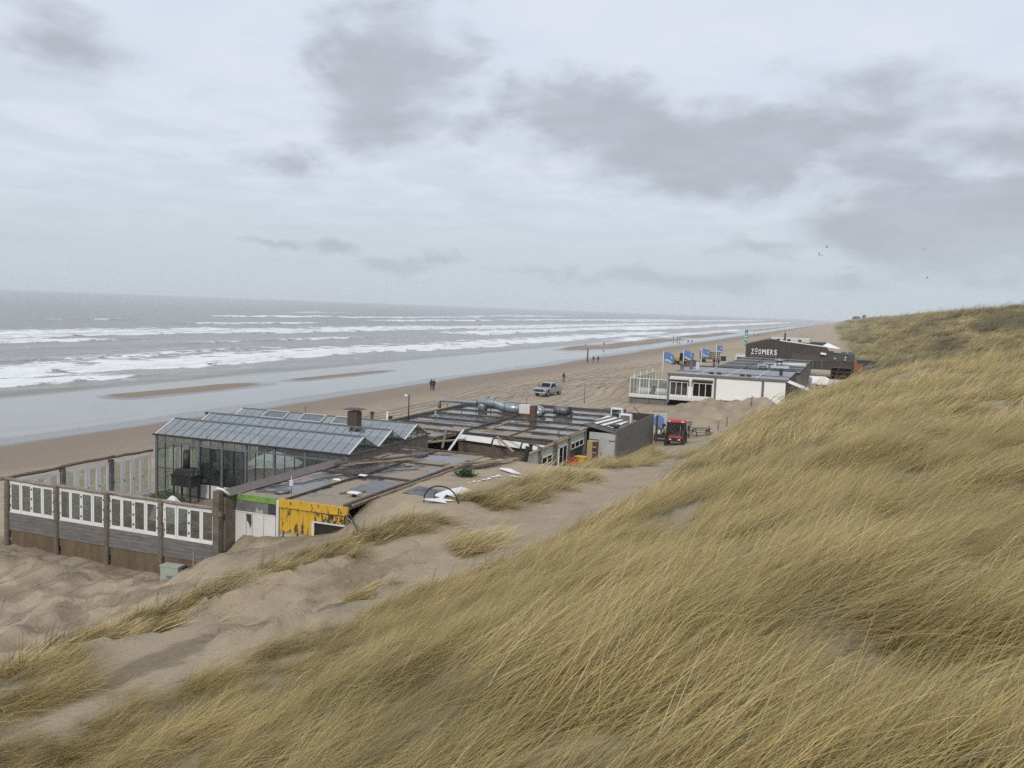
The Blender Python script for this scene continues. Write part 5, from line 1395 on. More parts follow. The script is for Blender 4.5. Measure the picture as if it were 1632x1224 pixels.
    f = thing('teal_banner', 'tall teal feather banner standing on the far beach', 'banner', (-30.6, 281, 1.8)); f.scale = (.8, 1, .92)
    MB().tube([(0, 0, 0), (.0, 0, 8.4), (.25, 0, 8.7)], .07, 6).build('pole', 'white_paint', f)
    c = MB().prism([(.06, 3.2), (.95, 3.2), (1.15, 5.5), (1.25, 8.6), (.3, 8.72), (.06, 8.4)], 'y', -.02, .02).build('cloth', 'flag_teal', f)
    for z in (3.8, 5.2, 6.2, 7.1): MB().box(.35, .85, -.035, -.025, z, z + .38).build('printed_mark', 'sign_white', c)


house_clutter()


def zoomers():
    b = thing('brown_beach_pavilion', 'dark brown pavilion with low gabled front and white ZOOMERS lettering', 'building', (-9, 176, 2.5))
    ox, oy, oz = -9, 176, 2.5
    def add(name, mb, mat, par=b):
        mb.v = [(x - ox, y - oy, z - oz) for x, y, z in mb.v]; return mb.build(name, mat, par)
    Y = 176
    prof = lambda x: float(np.interp(x, [-18.8, -14.8, -3.9, -3.7, 1.0], [8.55, 9.65, 8.62, 7.85, 7.35]))
    nb = 36; xa, xb = -18.8, 1.0; w = (xb - xa) / nb
    low = lambda x: 5.35
    for k in range(nb):
        x0 = xa + k * w + .005; x1 = xa + (k + 1) * w - .005
        sm = 'zoomers_brown' if x1 < -9 else 'zoomers_brown'
        add('cladding_board', MB().prism([(x0, 4.4), (x1, 4.4), (x1, prof(x1)), (x0, prof(x0))], 'y', Y + random.uniform(-.006, .006), Y + .12), sm)
    add('reed_screen', MB().box(-10.2, -3.8, Y - .09, Y - .03, 5.9, 7.15), 'zoomers_screen')
    add('upper_band', MB().box(-10.2, -3.75, Y - .12, Y - .091, 7.12, 7.35), 'corrugated_brown')
    add('side_screen', MB().box(-3.6, .9, Y - .08, Y - .03, 6.1, 7.3), 'zoomers_screen')
    add('roof_near', MB().slab((-14.8, Y, 9.68), (-3.9, Y, 8.66), (-3.9, 190, 8.66), (-14.8, 190, 9.68), .1), 'roof_black')
    add('roof_far', MB().slab((-18.9, Y, 8.57), (-14.8, Y, 9.68), (-14.8, 190, 9.68), (-18.9, 190, 8.57), .1), 'leaf_green')
    add('verge', MB().beam((-12.6, Y - .05, 9.55), (-3.85, Y - .05, 8.74), .2, .16), 'white_membrane')
    sk = add('light_lantern', MB().box(-14.4, -7.2, 178, 182, 9.3, 10.05), 'white_panel')
    for x in (-12.9, -11.0, -9.0): add('lantern_window', MB().box(x - .3, x + .3, 177.95, 177.99, 9.45, 9.8), 'dark_glass', sk)
    ch = add('flue', MB().tube([(-11.65, 176.4, 9.3), (-11.65, 176.4, 11.0)], .16, 8), 'dark_iron')
    add('dark_parapet', MB().box(-7.0, -4.2, 178, 178.2, 8.9, 9.5), 'charcoal_panel')
    add('lower_roof', MB().box(-3.9, 1.1, Y + .1, 188, 7.2, 7.32), 'roof_black')
    add('white_tent_roof', MB().add([(-5.0, 176.6, 8.72), (-1.6, 176.6, 8.45), (-1.6, 180, 8.45), (-5.0, 180, 8.72), (-3.9, 178.2, 9.45)], [(0, 1, 4), (1, 2, 4), (2, 3, 4), (3, 0, 4), (3, 2, 1, 0)]), 'white_membrane')
    for x in (-3.2, -.9, .3): add('roof_box', MB().box(x - .45, x + .5, 177, 178, 7.33, 7.95), 'galvanised_dark')
    for x, z in ((-2.4, 6.6), (-.55, 6.9), (-.6, 6.45)): add('round_lamp', MB().lathe([(.01, -.16), (.14, -.1), (.17, 0), (.14, .1), (.01, .16)], (x, Y - .25, z), 8), 'white_paint')
    add('canopy', MB().slab((-5.0, Y - .7, 7.3), (-4.0, Y - .7, 7.2), (-4.0, Y - .05, 7.5), (-5.0, Y - .05, 7.6), .06), 'white_membrane')
    add('side_wall', MB().box(-18.8, -18.68, Y + .15, 190, 2.5, 8.5), 'zoomers_brown')
    add('far_end_wall', MB().box(.9, 1.0, Y + .15, 190, 2.5, 7.2), 'zoomers_brown')
    r = random.Random(2)
    for k in range(9):
        x = -17.5 + k * 1.6; add('rail_post', MB().box(x - .05, x + .05, Y - .5, Y - .4, 4.6, 5.9 + r.uniform(0, .35)), 'rail_wood')
    # lettering
    def letter(ch_, x, z, h, wd):
        cu = bpy.data.curves.new('letter', 'FONT'); cu.body = ch_; cu.size = h / .70; cu.extrude = .04; cu.offset = .03 * h; cu.align_x = 'CENTER'
        tmp = bpy.data.objects.new('tmp', cu); C.objects.link(tmp)
        dg = bpy.context.evaluated_depsgraph_get(); me = bpy.data.meshes.new_from_object(tmp.evaluated_get(dg))
        bpy.data.objects.remove(tmp)
        xs2 = [v.co.x for v in me.vertices]; sx = wd / (max(xs2) - min(xs2)); cx = (max(xs2) + min(xs2)) / 2
        for v in me.vertices: v.co.x = (v.co.x - cx) * sx
        me.materials.clear(); me.materials.append(MATS['sign_white'])
        o = bpy.data.objects.new('letter', me); C.objects.link(o); o.parent = b
        o.location = (x - ox, Y - .08 - oy, z - oz); o.rotation_euler = (R(90), 0, 0)
    x = -17.72
    for c, h, dz in (('Z', .98, 0), ('O', .70, .42), ('O', .98, 0), ('M', .98, 0), ('E', .98, 0), ('R', .98, 0), ('S', .98, 0)):
        wd = .66 if c == 'M' else (.46 if c in 'ZE' else .5)
        letter(c, x + wd / 2, 6.72 + dz, h, wd)
        if dz: add('letter_underline', MB().box(x + .02, x + wd - .02, Y - .12, Y - .05, 6.74, 6.88), 'sign_white')
        x += wd + .2
    for k in range(11): add('small_letter_mark', MB().box(-17.7 + k * .45, -17.7 + k * .45 + .12, Y - .05, Y - .03, 6.34, 6.50), 'awning')
    s = thing('storage_container', 'dark storage containers at the inland end of the brown pavilion', 'container', (3.4, 178, 3.0))
    MB().box(-1.9, 1.5, -1, 1.5, -1.5, 3.4).build('body', 'charcoal_panel', s); MB().box(-2.0, 1.6, -1.1, 1.6, 3.402, 3.5).build('roof', 'zoomers_brown', s); MB().box(-1.9, 1.9, -2.6, -1.2, -1.5, 2.3).build('lower_body', 'galvanised_dark', s)
    single('orange_container', MB().box(-.7, .7, -.5, .5, 0, 1.2).box(-.75, .75, -.55, .55, 1.201, 1.3), 'orange_pot', 'orange red container beside the dark containers', 'container', loc=(1.8, 174.6, 4.6))
    st = thing('brown_stall', 'brown timber store with shelves below the pavilion', 'stall', (-1.2, 171, 2.6))
    for k in range(4): MB().box(-1.6, 1.8, -.6, .6, .3 + k * .75, .38 + k * .75).build('shelf', 'rust_brown', st)
    for sx in (-1.65, 1.85): MB().box(sx - .06, sx + .06, -.6, .6, -.6, 2.9).build('upright', 'corrugated_brown', st)
    MB().box(-1.6, 1.8, .61, .68, -.6, 2.9).build('back', 'corrugated_brown', st)


zoomers()
# ------------------------------------------------------------------ vehicles and machines
def wheel(parent, x, y, z, r, w, name='wheel'):
    t_ = MB().tube([(x - w / 2, y, z), (x + w / 2, y, z)], r, 16).build(name, 'rubber', parent)
    s = 1 if x > 0 else -1
    MB().tube([(x + s * (w / 2 - .02), y, z), (x + s * (w / 2 + .012), y, z)], r * .6, 12).build('rim', 'galvanised', t_)
    return t_


def pickup():
    p = thing('pickup_truck', 'silver pickup truck with black grille parked on the beach', 'pickup truck', (-40.3, 120.4, hz(-40.3, 120.4)), R(-8))
    # faces -Y; body side outline (y, z)
    lower = [(-2.85, .55), (-2.9, .78), (-2.85, 1.08), (-2.6, 1.16), (-1.25, 1.24), (-1.2, .5), (-2.3, .5)]
    MB().prism([(-2.85, .52), (-2.9, .78), (-2.84, 1.06), (-2.55, 1.15), (-1.15, 1.24), (1.05, 1.24), (1.05, .5), (-1.3, .5), (-1.35, .72), (-1.62, .98), (-2.02, .98), (-2.32, .72), (-2.36, .52)], 'x', -.97, .97).build('body', 'silver_paint', p, .04)
    MB().add([(-.86, -1.2, 1.24), (.86, -1.2, 1.24), (.88, .95, 1.24), (-.88, .95, 1.24), (-.72, -.5, 1.9), (.72, -.5, 1.9), (.74, .70, 1.9), (-.74, .70, 1.9)], [(0, 3, 2, 1), (4, 5, 6, 7), (0, 1, 5, 4), (1, 2, 6, 5), (2, 3, 7, 6), (3, 0, 4, 7)]).build('cab', 'silver_paint', p, .05)
    MB().slab((-.74, -1.14, 1.31), (.74, -1.14, 1.31), (.63, -.60, 1.83), (-.63, -.60, 1.83), -.015).build('windscreen', 'dark_glass', p)
    for s in (-1, 1):
        for (ya, yb, yc, yd) in ((-1.02, -.06, -.06, -.42), (.02, .82, .62, .02)):
            q = [(s * .885, ya, 1.30), (s * .895, yb, 1.30), (s * .765, yc, 1.80), (s * .765, yd, 1.80)]
            MB().add(q, [(0, 1, 2, 3)]).build('side_window', 'dark_glass', p)
        m = MB().box(s * 1.0 - .09, s * 1.0 + .09, -1.02, -.9, 1.28, 1.46).build('mirror', 'black_plastic', p)
        MB().box(s * .75 - .17, s * .75 + .17, -2.935, -2.86, .82, 1.0).build('headlight', 'mirror_glass', p)
        MB().box(s * .975 - .012, s * .975 + .012, .0, .14, 1.05, 1.09).build('door_handle', 'black_plastic', p)
        MB().box(s * .92 - .05, s * .92 + .05, 1.06, 2.9, .62, 1.24).build('bed_side', 'silver_paint', p)
        MB().box(s * .96 - .035, s * .96 + .035, -1.2, 1.0, .42, .5).build('sill', 'black_plastic', p)
    MB().box(-.86, .86, 1.06, 2.88, .62, .72).build('bed_floor', 'black_plastic', p); MB().box(-.87, .87, 2.82, 2.9, .73, 1.24).build('tailgate', 'silver_paint', p)
    MB().box(-.86, .86, 1.07, 1.12, .73, 1.3).build('bed_front', 'black_plastic', p)
    g = MB().box(-.62, .62, -2.97, -2.87, .70, 1.10).build('grille', 'black_plastic', p)
    for k in range(4): MB().box(-.52, .52, -2.985, -2.971, .80 + k * .065, .815 + k * .065).build('grille_bar', 'galvanised_dark', g)
    MB().box(-.95, .95, -2.98, -2.87, .5, .72).build('bumper', 'silver_paint', p, .03); MB().box(-.22, .22, -2.995, -2.982, .56, .65).build('number_plate', 'awning', p)
    for s in (-.82, .82):
        wheel(p, s, -1.82, .42, .42, .28); wheel(p, s, 1.9, .42, .42, .28)


pickup()


def tractor():
    z = 2.05
    p = thing('red_tractor', 'small red tractor with glazed cab parked behind the dune grass', 'tractor', (-14.2, 79.6, z), R(6)); p.scale = (1.14, 1.14, 1.12)
    MB().add([(-.78, -.78, 1.93), (.78, -.78, 1.93), (.78, .72, 1.93), (-.78, .72, 1.93), (-.66, -.64, 2.09), (.66, -.64, 2.09), (.66, .6, 2.09), (-.66, .6, 2.09)], [(0, 3, 2, 1), (4, 5, 6, 7), (0, 1, 5, 4), (1, 2, 6, 5), (2, 3, 7, 6), (3, 0, 4, 7)]).build('cab_roof', 'red_paint', p)
    for sx in (-.70, .70):
        for sy in (-.70, .64): MB().beam((sx, sy, .8), (sx * .96, sy * .96, 1.93), .10, .10).build('pillar', 'black_plastic', p)
        MB().slab((sx, -.62, .82), (sx, .58, .82), (sx * .97, .56, 1.9), (sx * .97, -.6, 1.9), .01).build('side_window', 'mirror_glass', p)
    MB().slab((-.64, -.71, .80), (.64, -.71, .80), (.62, -.68, 1.9), (-.62, -.68, 1.9), .01).build('windscreen', 'mirror_glass', p)
    MB().slab((-.64, .66, .80), (.64, .66, .80), (.62, .64, 1.9), (-.62, .64, 1.9), .01).build('rear_window', 'mirror_glass', p)
    MB().box(-.62, .62, -.62, .58, .42, .79).build('floor_pan', 'red_paint', p, .03); MB().box(-.5, .5, -1.45, -.72, .45, .86).build('bonnet', 'red_paint', p, .06)
    MB().box(-.28, .28, .1, .5, .8, 1.35).build('seat', 'black_plastic', p, .04); MB().tube([(0, -.35, .8), (0, -.25, 1.15)], .03, 6).build('steering_column', 'black_plastic', p)
    MB().tube([(.2 * math.cos(a), -.25 + .1 * math.sin(a), 1.16 + .06 * math.sin(a)) for a in np.linspace(0, 6.28, 13)], .02, 5, False).build('steering_wheel', 'black_plastic', p)
    for s in (-.66, .66): wheel(p, s, .45, .52, .52, .34, 'rear_wheel'); wheel(p, s, -1.1, .34, .34, .26, 'front_wheel')
    MB().box(-.45, .45, -1.5, -1.452, .5, .78).build('grille', 'black_plastic', p)
    for sx in (-.52, .52):
        MB().box(sx - .09, sx + .09, -.84, -.785, 1.94, 2.06).build('work_lamp', 'white_bar', p)
        MB().beam((sx * 1.35, -.72, 1.55), (sx * 1.85, -.85, 1.6), .03, .03).build('mirror_arm', 'black_plastic', p); MB().box(sx * 1.9 - .08, sx * 1.9 + .08, -.88, -.84, 1.4, 1.75).build('mirror', 'black_plastic', p)
        MB().box(sx * .65 - .08, sx * .65 + .08, -1.515, -1.501, .58, .70).build('headlight', 'white_bar', p)
    MB().tube([(.38, -1.15, .86), (.38, -1.15, 1.7)], .04, 8).build('exhaust', 'galvanised_dark', p)
    d = MB().box(1.0, 1.03, -.5, .45, .85, 1.95).build('open_door', 'mirror_glass', p)
    MB().tube([(.78, -.5, .9), (1.0, -.5, .9)], .02, 6).build('door_bracket', 'black_plastic', p)


tractor()


def yard():
    for i, (x, y, z, rz, lab) in enumerate(((-14.6, 84.6, 2.1, .1, 'upright dark picnic table behind the red tractor'), (-14.55, 84.65, 2.87, .13, 'dark picnic table stacked on top of another one'), (-12.9, 86.0, 2.2, .5, 'weathered picnic table right of the stacked pair'))):
        t_ = thing('picnic_table', lab, 'picnic table', (x, y, z), rz, 'picnic tables behind the tractor')
        for k in range(4): MB().box(-.95, .95, -.38 + k * .2, -.20 + k * .2, .72, .76).build('table_board', 'dark_lumber' if i < 2 else 'old_wood', t_)
        for sy in (-.8, .8):
            for k in range(2): MB().box(-.95, .95, sy - .15 + k * .16, sy - .01 + k * .16, .43, .47).build('seat_board', 'dark_lumber' if i < 2 else 'old_wood', t_)
        for sx in (-.7, .7):
            for s in (-1, 1): MB().beam((sx, s * .75, 0), (sx, s * .25, .72), .07, .07).build('leg', 'dark_lumber', t_)
            MB().box(sx - .04, sx + .04, -.85, .85, .36, .43).build('cross_bar', 'dark_lumber', t_)
    single('white_board', MB().slab((-16.1, 84.8, 3.69), (-14.1, 84.4, 3.69), (-14.0, 84.9, 3.69), (-16.0, 85.3, 3.69), .05), 'white_membrane', 'long white board lying slanted on the picnic tables', 'board')
    s = thing('blue_roundel_board', 'leaning board with a round blue emblem left of the tractor', 'board', (-16.55, 83.5, 2.4), R(-4))
    MB().slab((-.8, 0, .3), (.75, 0, .35), (.75, .25, 2.05), (-.8, .25, 2.0), .05).build('backing', 'awning', s)
    n = 20; MB().add([(-.1 + .55 * math.cos(a), -.09 + .147 * (.9 + .55 * math.sin(a)), 1.2 + .55 * math.sin(a)) for a in np.linspace(0, 2 * math.pi, n, endpoint=False)], [tuple(range(n))]).build('disc', 'flag_blue', s)
    MB().beam((-.8, .3, 2.1), (.75, .3, 2.12), .08, .1).build('top_rail', 'lumber', s); MB().box(-.78, -.70, .3, .38, -.4, 2.1).build('post', 'lumber', s); MB().box(.66, .74, .3, .38, -.4, 2.1).build('post', 'lumber', s)
    t_ = thing('flatbed_trailer', 'dark loaded trailer between the grey wall and the tractor', 'trailer', (-16.0, 82.0, 1.9))
    MB().box(-.55, .55, -.9, .9, .45, .6).build('bed', 'dark_iron', t_); MB().box(-.5, .3, -.6, .6, .61, 1.25).build('load', 'dark_lumber', t_); MB().box(-.45, .0, -.75, -.62, .75, 1.15).build('white_sack', 'canvas_white', t_, .05)
    for sx in (-.62, .62): wheel(t_, sx, .2, .32, .32, .2)
    g = thing('timber_gate', 'dark timber gate at the far end of the grey wall', 'gate', (-16.2, 80.4, 1.9))
    for k in range(4): MB().box(-.05, .0, -.2 + k * .22, -.0 + k * .22, -.2, 2.6).build('board', 'dark_lumber', g)
    MB().box(.005, .06, -.2, .68, .4, .52).build('ledge', 'old_wood', g)
    for i, (x, y, h, lab) in enumerate(((-12.3, 86.5, .9, 'first weathered stake at the foot of the dune'), (-11.9, 90.2, 1.0, 'second weathered stake at the foot of the dune'), (-11.6, 94.6, 1.0, 'third weathered stake at the foot of the dune'), (-10.0, 103, 1.1, 'thin dark stake beside the white house corner'))):
        single('fence_stake', MB().tube([(0, 0, -.3), (.03, 0, h)], .06, 7), 'log_wood', lab, 'stake', 'old stakes along the dune foot', loc=(x, y, hz(x, y)))
    # wheel loader far along the beach
    e = thing('wheel_loader', 'yellow wheel loader working on the far beach', 'loader', (-38.2, 215, hz(-38.2, 215)), R(60))
    MB().box(-1.0, 1.0, -.2, 2.2, .9, 1.9).build('engine_hood', 'yellow_machine', e, .08); MB().box(-.8, .8, -1.2, -.25, 1.0, 2.9).build('cab', 'dark_glass', e, .05); MB().box(-.88, .88, -1.3, -.15, 2.91, 3.02).build('cab_roof', 'yellow_machine', e)
    MB().add([(-1.3, -3.9, .25), (1.3, -3.9, .25), (1.3, -2.9, .3), (-1.3, -2.9, .3), (-1.3, -3.6, 1.3), (1.3, -3.6, 1.3), (1.3, -2.8, 1.4), (-1.3, -2.8, 1.4)], [(0, 3, 2, 1), (0, 1, 5, 4), (1, 2, 6, 5), (2, 3, 7, 6), (3, 0, 4, 7)]).build('bucket', 'rust_brown', e)
    for s in (-.6, .6): MB().beam((s, -3.0, .8), (s, -.9, 1.5), .16, .25).build('lift_arm', 'yellow_machine', e)
    for s in (-.95, .95): wheel(e, s, -1.0, .65, .65, .45); wheel(e, s, 1.4, .65, .65, .45)
    c = thing('farm_cart', 'dark slatted cart standing on the far beach', 'cart', (-33.8, 232, hz(-33.8, 232)), R(20))
    MB().box(-2.4, 2.4, -1.0, 1.0, .8, .95).build('bed', 'rust_brown', c)
    for k in range(4):
        for sy in (-1.0, 1.0): MB().box(-2.4, 2.4, sy - .04, sy + .04, 1.1 + k * .45, 1.3 + k * .45).build('slat', 'dark_lumber', c)
    for sx in (-2.35, 0, 2.35):
        for sy in (-1.05, 1.05): MB().box(sx - .07, sx + .07, sy - .05, sy + .05, .8, 2.9).build('stanchion', 'rust_brown', c)
    for sx in (-1.5, 1.5):
        for sy in (-.9, .9): MB().tube([(sx, sy - .12, .42), (sx, sy + .12, .42)], .42, 12).build('wheel', 'rubber', c)
    for i, (x, y, w, h, mat, lab) in enumerate(((-31.3, 240, 1.3, 1.2, 'black_plastic', 'black container near the white kiosk'), (-25.7, 196, .55, .9, 'rust_brown', 'small brown bin in front of the kiosk'), (-29.9, 214, .6, .7, 'rust_brown', 'small brown crate left of the bin'), (-35.2, 208, 1.3, .7, 'dark_lumber', 'dark heap of crates beside the third flag'), (-36.0, 224, 1.2, .6, 'black_plastic', 'dark crate beside the wheel loader'))):
        t_ = thing('beach_crate', lab, 'crate', (x, y, hz(x, y)), .2 * i); MB().box(-w / 2, w / 2, -w / 2, w / 2, 0, h).build('body', mat, t_); MB().box(-w / 2 - .04, w / 2 + .04, -w / 2 - .04, w / 2 + .04, h + .002, h + .1).build('lid', mat, t_)
    k_ = thing('white_kiosk', 'small white kiosk cabin left of the brown pavilion', 'kiosk', (-25.3, 226, hz(-25.3, 226)))
    MB().box(-1.1, 1.3, -.8, .8, 0, 2.5).build('cabin', 'white_panel', k_); MB().box(-1.2, 1.4, -.9, .9, 2.502, 2.62).build('roof', 'white_bar', k_); MB().box(-.8, .6, -.83, -.802, .9, 1.9).build('hatch', 'mirror_glass', k_)


yard()

# ------------------------------------------------------------------ tyre tracks pressed into the dry beach
def tracks():
    m = MB(); r = random.Random(12); lanes = []
    for k in range(9):
        x0 = r.uniform(-54, -33); y0 = r.uniform(52, 90); ln = r.uniform(60, 190); sl = r.uniform(-.05, .03); ph = r.uniform(0, 6)
        lanes.append([(x0 + sl * (y - y0) + 1.6 * math.sin(y / 23 + ph) + .5 * math.sin(y / 7 + ph), y) for y in np.arange(y0, y0 + ln, 1.0)])
    for (cx, cy, rx, ry, a0, a1) in ((-43, 141, 6, 13, -.4, 3.4), (-41, 146, 8, 17, .3, 3.9), (-38, 152, 7, 12, -1.2, 2.2), (-44, 131, 4.5, 9, 1.0, 4.8), (-36, 136, 6, 11, .5, 3.0)):
        lanes.append([(cx + rx * math.cos(a), cy + ry * math.sin(a)) for a in np.linspace(a0, a1, 60)])
    for L in lanes:
        P = np.array(L); T = np.gradient(P, axis=0); T /= np.linalg.norm(T, axis=1)[:, None]; N = np.stack([T[:, 1], -T[:, 0]], 1)
        for off in (-.85, .85):
            a = P + N * (off - .24); b = P + N * (off + .24)
            za = terrain(a[:, 0], a[:, 1]) + .035; zb = terrain(b[:, 0], b[:, 1]) + .035
            vs = [v for i in range(len(P)) for v in ((a[i, 0], a[i, 1], za[i]), (b[i, 0], b[i, 1], zb[i]))]
            m.add(vs, [(2 * i, 2 * i + 1, 2 * i + 3, 2 * i + 2) for i in range(len(P) - 1)], True)
    mt, t = newmat('track_sand')
    g = t.new('ShaderNodeNewGeometry').outputs['Position']
    t.put(t.b.inputs['Base Color'], t.mix(t.ramp(t.noise(g, 2.2, 5, .65), .35, .65), (.275, .225, .165), (.36, .305, .225)))
    t.b.inputs['Roughness'].default_value = .95; bump(t, t.noise(g, 7, 4, .6), .6, .1)
    o = m.build('tyre_tracks', 'track_sand'); o['kind'] = 'stuff'; o['label'] = 'dark curving tyre tracks in the dry beach sand'


tracks()

# ------------------------------------------------------------------ people
def person_mesh(pose, hgt=1.75):
    """one continuous skinned body; material slots: 0 skin, 1 jacket, 2 trousers, 3 shoes"""
    st = {'walk': .30, 'stand': .03, 'lean': .16}[pose]; fl = {'walk': 0., 'stand': 0., 'lean': .10}[pose]
    J = {'pelvis': (0, 0, .93), 'belly': (0, -.01 - fl * .4, 1.08), 'chest': (0, -.02 - fl, 1.30), 'collar': (0, -.02 - fl * 1.3, 1.44), 'neck': (0, -.03 - fl * 1.5, 1.51), 'head': (0, -.05 - fl * 1.8, 1.61), 'crown': (0, -.04 - fl * 1.9, 1.70), 'nose': (0, -.15 - fl * 1.8, 1.61)}
    Rd = {'pelvis': (.16, .12), 'belly': (.16, .115), 'chest': (.19, .13), 'collar': (.13, .10), 'neck': (.058, .058), 'head': (.082, .10), 'crown': (.065, .08), 'nose': (.02, .02)}
    Eg = [('pelvis', 'belly'), ('belly', 'chest'), ('chest', 'collar'), ('collar', 'neck'), ('neck', 'head'), ('head', 'crown'), ('head', 'nose')]
    for s, n in ((-1, 'l'), (1, 'r')):
        f = st * s
        J.update({'hip' + n: (.10 * s, 0, .88), 'knee' + n: (.11 * s, -.04 - f * .55, .50), 'ank' + n: (.11 * s, -f * .9 + (.08 if f < 0 else 0), .09 + (.05 if f < -.1 else 0)), 'toe' + n: (.12 * s, -f * .9 - .15, .035),
                  'sho' + n: (.21 * s, -.02 - fl * 1.2, 1.40), 'elb' + n: (.27 * s, .02 + f * .35 - fl, 1.13), 'wri' + n: (.25 * s, -.10 + f * .6 - fl, .90), 'han' + n: (.24 * s, -.14 + f * .65 - fl, .80)})
        Rd.update({'hip' + n: (.105, .11), 'knee' + n: (.068, .072), 'ank' + n: (.05, .055), 'toe' + n: (.045, .035), 'sho' + n: (.078, .078), 'elb' + n: (.056, .056), 'wri' + n: (.04, .042), 'han' + n: (.036, .03)})
        Eg += [('pelvis', 'hip' + n), ('hip' + n, 'knee' + n), ('knee' + n, 'ank' + n), ('ank' + n, 'toe' + n), ('collar', 'sho' + n), ('sho' + n, 'elb' + n), ('elb' + n, 'wri' + n), ('wri' + n, 'han' + n)]
    names = list(J); ix = {n: i for i, n in enumerate(names)}
    me = bpy.data.meshes.new('skeleton'); me.from_pydata([J[n] for n in names], [(ix[a], ix[b]) for a, b in Eg], [])
    o = bpy.data.objects.new('tmp', me); C.objects.link(o)
    o.modifiers.new('s', 'SKIN'); sv = me.skin_vertices[0].data
    for n in names: sv[ix[n]].radius = Rd[n]; sv[ix[n]].use_root = n == 'pelvis'
    su = o.modifiers.new('d', 'SUBSURF'); su.levels = 1; su.render_levels = 1
    dg = bpy.context.evaluated_depsgraph_get(); bm_ = bpy.data.meshes.new_from_object(o.evaluated_get(dg))
    bpy.data.objects.remove(o)
    cat = {'neck': 0, 'head': 0, 'crown': 0, 'nose': 0, 'hanl': 0, 'hanr': 0, 'toel': 3, 'toer': 3, 'ankl': 2, 'ankr': 2, 'kneel': 2, 'kneer': 2, 'hipl': 2, 'hipr': 2}
    P = np.array([J[n] for n in names])
    bm_.materials.clear()
    for k in ('skin', 'jacket_black', 'trouser_dark', 'rubber'): bm_.materials.append(MATS[k])
    for f in bm_.polygons:
        c = np.array(f.center); i = int(np.argmin(((P - c) ** 2).sum(1))); f.material_index = cat.get(names[i], 1); f.use_smooth = True
    for v in bm_.vertices: v.co *= hgt / 1.75
    bm_.name = 'person'
    return bm_


PM = {k: person_mesh(k) for k in ('walk', 'stand', 'lean')}
HAIR = MB().lathe([(.01, .125), (.07, .105), (.105, .04), (.112, -.02), (.10, -.08), (.085, -.11)], (0, .012, 0), 10).mesh('hair', 'hair_dark')


def person(x, y, pose, rz, jacket, trouser, label, hair='hair_dark', s=1.0, z=None, hood=False):
    o = bpy.data.objects.new('person', PM[pose]); C.objects.link(o)
    o.location = (x, y, (hz(x, y) if z is None else z)); o.rotation_euler = (0, 0, rz); o.scale = (s, s, s)
    for i, m_ in ((1, jacket), (2, trouser)):
        o.material_slots[i].link = 'OBJECT'; o.material_slots[i].material = MATS[m_]
    h = bpy.data.objects.new('hood' if hood else 'hair', HAIR); C.objects.link(h); h.parent = o
    fl = .10 if pose == 'lean' else 0
    h.location = (0, -.045 - fl * 1.85 + .015, 1.645); 
    h.material_slots[0].link = 'OBJECT'; h.material_slots[0].material = MATS[jacket if hood else hair]
    tag(o, label, 'person')


WS = 0.05
person(-60.9, 124.0, 'lean', .4, 'jacket_black', 'trouser_dark', 'person in long black coat walking, left of the nearest beach couple', hood=True)
person(-60.35, 123.7, 'walk', .3, 'jacket_black', 'trouser_dark', 'person in dark coat mid-stride, right of the nearest beach couple', hood=True)
person(-46.4, 146.8, 'walk', 2.4, 'jacket_black', 'trouser_dark', 'lone person in black hooded coat walking beyond the pickup truck', hood=True)
person(-61.5, 219.4, 'walk', 2.9, 'jacket_navy', 'trouser_dark', 'left walker of the pair beside the thick marker post')
person(-60.4, 219.8, 'walk', 2.8, 'jacket_black', 'trouser_dark', 'right walker of the pair beside the thick marker post')
person(-87.8, 326.8, 'stand', 1.0, 'jacket_rust', 'trouser_tan', 'person in rust red coat standing on the sandbar', z=.25)
person(-92.5, 318, 'stand', .4, 'jacket_brown', 'trouser_dark', 'small figure of a child at the sandbar edge', s=.7, z=.1)
person(-86.8, 463, 'walk', .2, 'jacket_navy', 'trouser_dark', 'left person of the distant pair at the water edge', z=.05)
person(-84.9, 464, 'walk', .2, 'jacket_black', 'trouser_dark', 'right person of the distant pair at the water edge', z=.05)
person(-81, 450, 'stand', .2, 'jacket_navy', 'trouser_denim', 'single distant person right of the water edge pair', z=.05)
person(-71, 416, 'walk', 3.0, 'jacket_black', 'trouser_dark', 'left person of the pair above the second flag', z=.1)
person(-69.3, 417, 'walk', 3.0, 'jacket_brown', 'trouser_dark', 'right person of the pair above the second flag', z=.1)
person(-59, 600, 'walk', .1, 'jacket_black', 'trouser_dark', 'left figure of the far pair above the brown pavilion')
person(-57, 606, 'walk', .1, 'jacket_black', 'trouser_dark', 'right figure of the far pair above the brown pavilion')
person(-53.4, 800, 'walk', .1, 'jacket_brown', 'trouser_dark', 'tiny figure on the beach right of the far pair')
person(-46.8, 960, 'walk', .1, 'jacket_black', 'trouser_dark', 'tiny dark figure farthest along the beach')
person(-29.2, 216, 'stand', -.6, 'jacket_navy', 'trouser_dark', 'person in dark clothes standing by the last blue flag', hair='hair_fair')
person(-15.35, 80.8, 'lean', -.9, 'jacket_white', 'trouser_tan', 'worker in white jacket beside the red tractor')

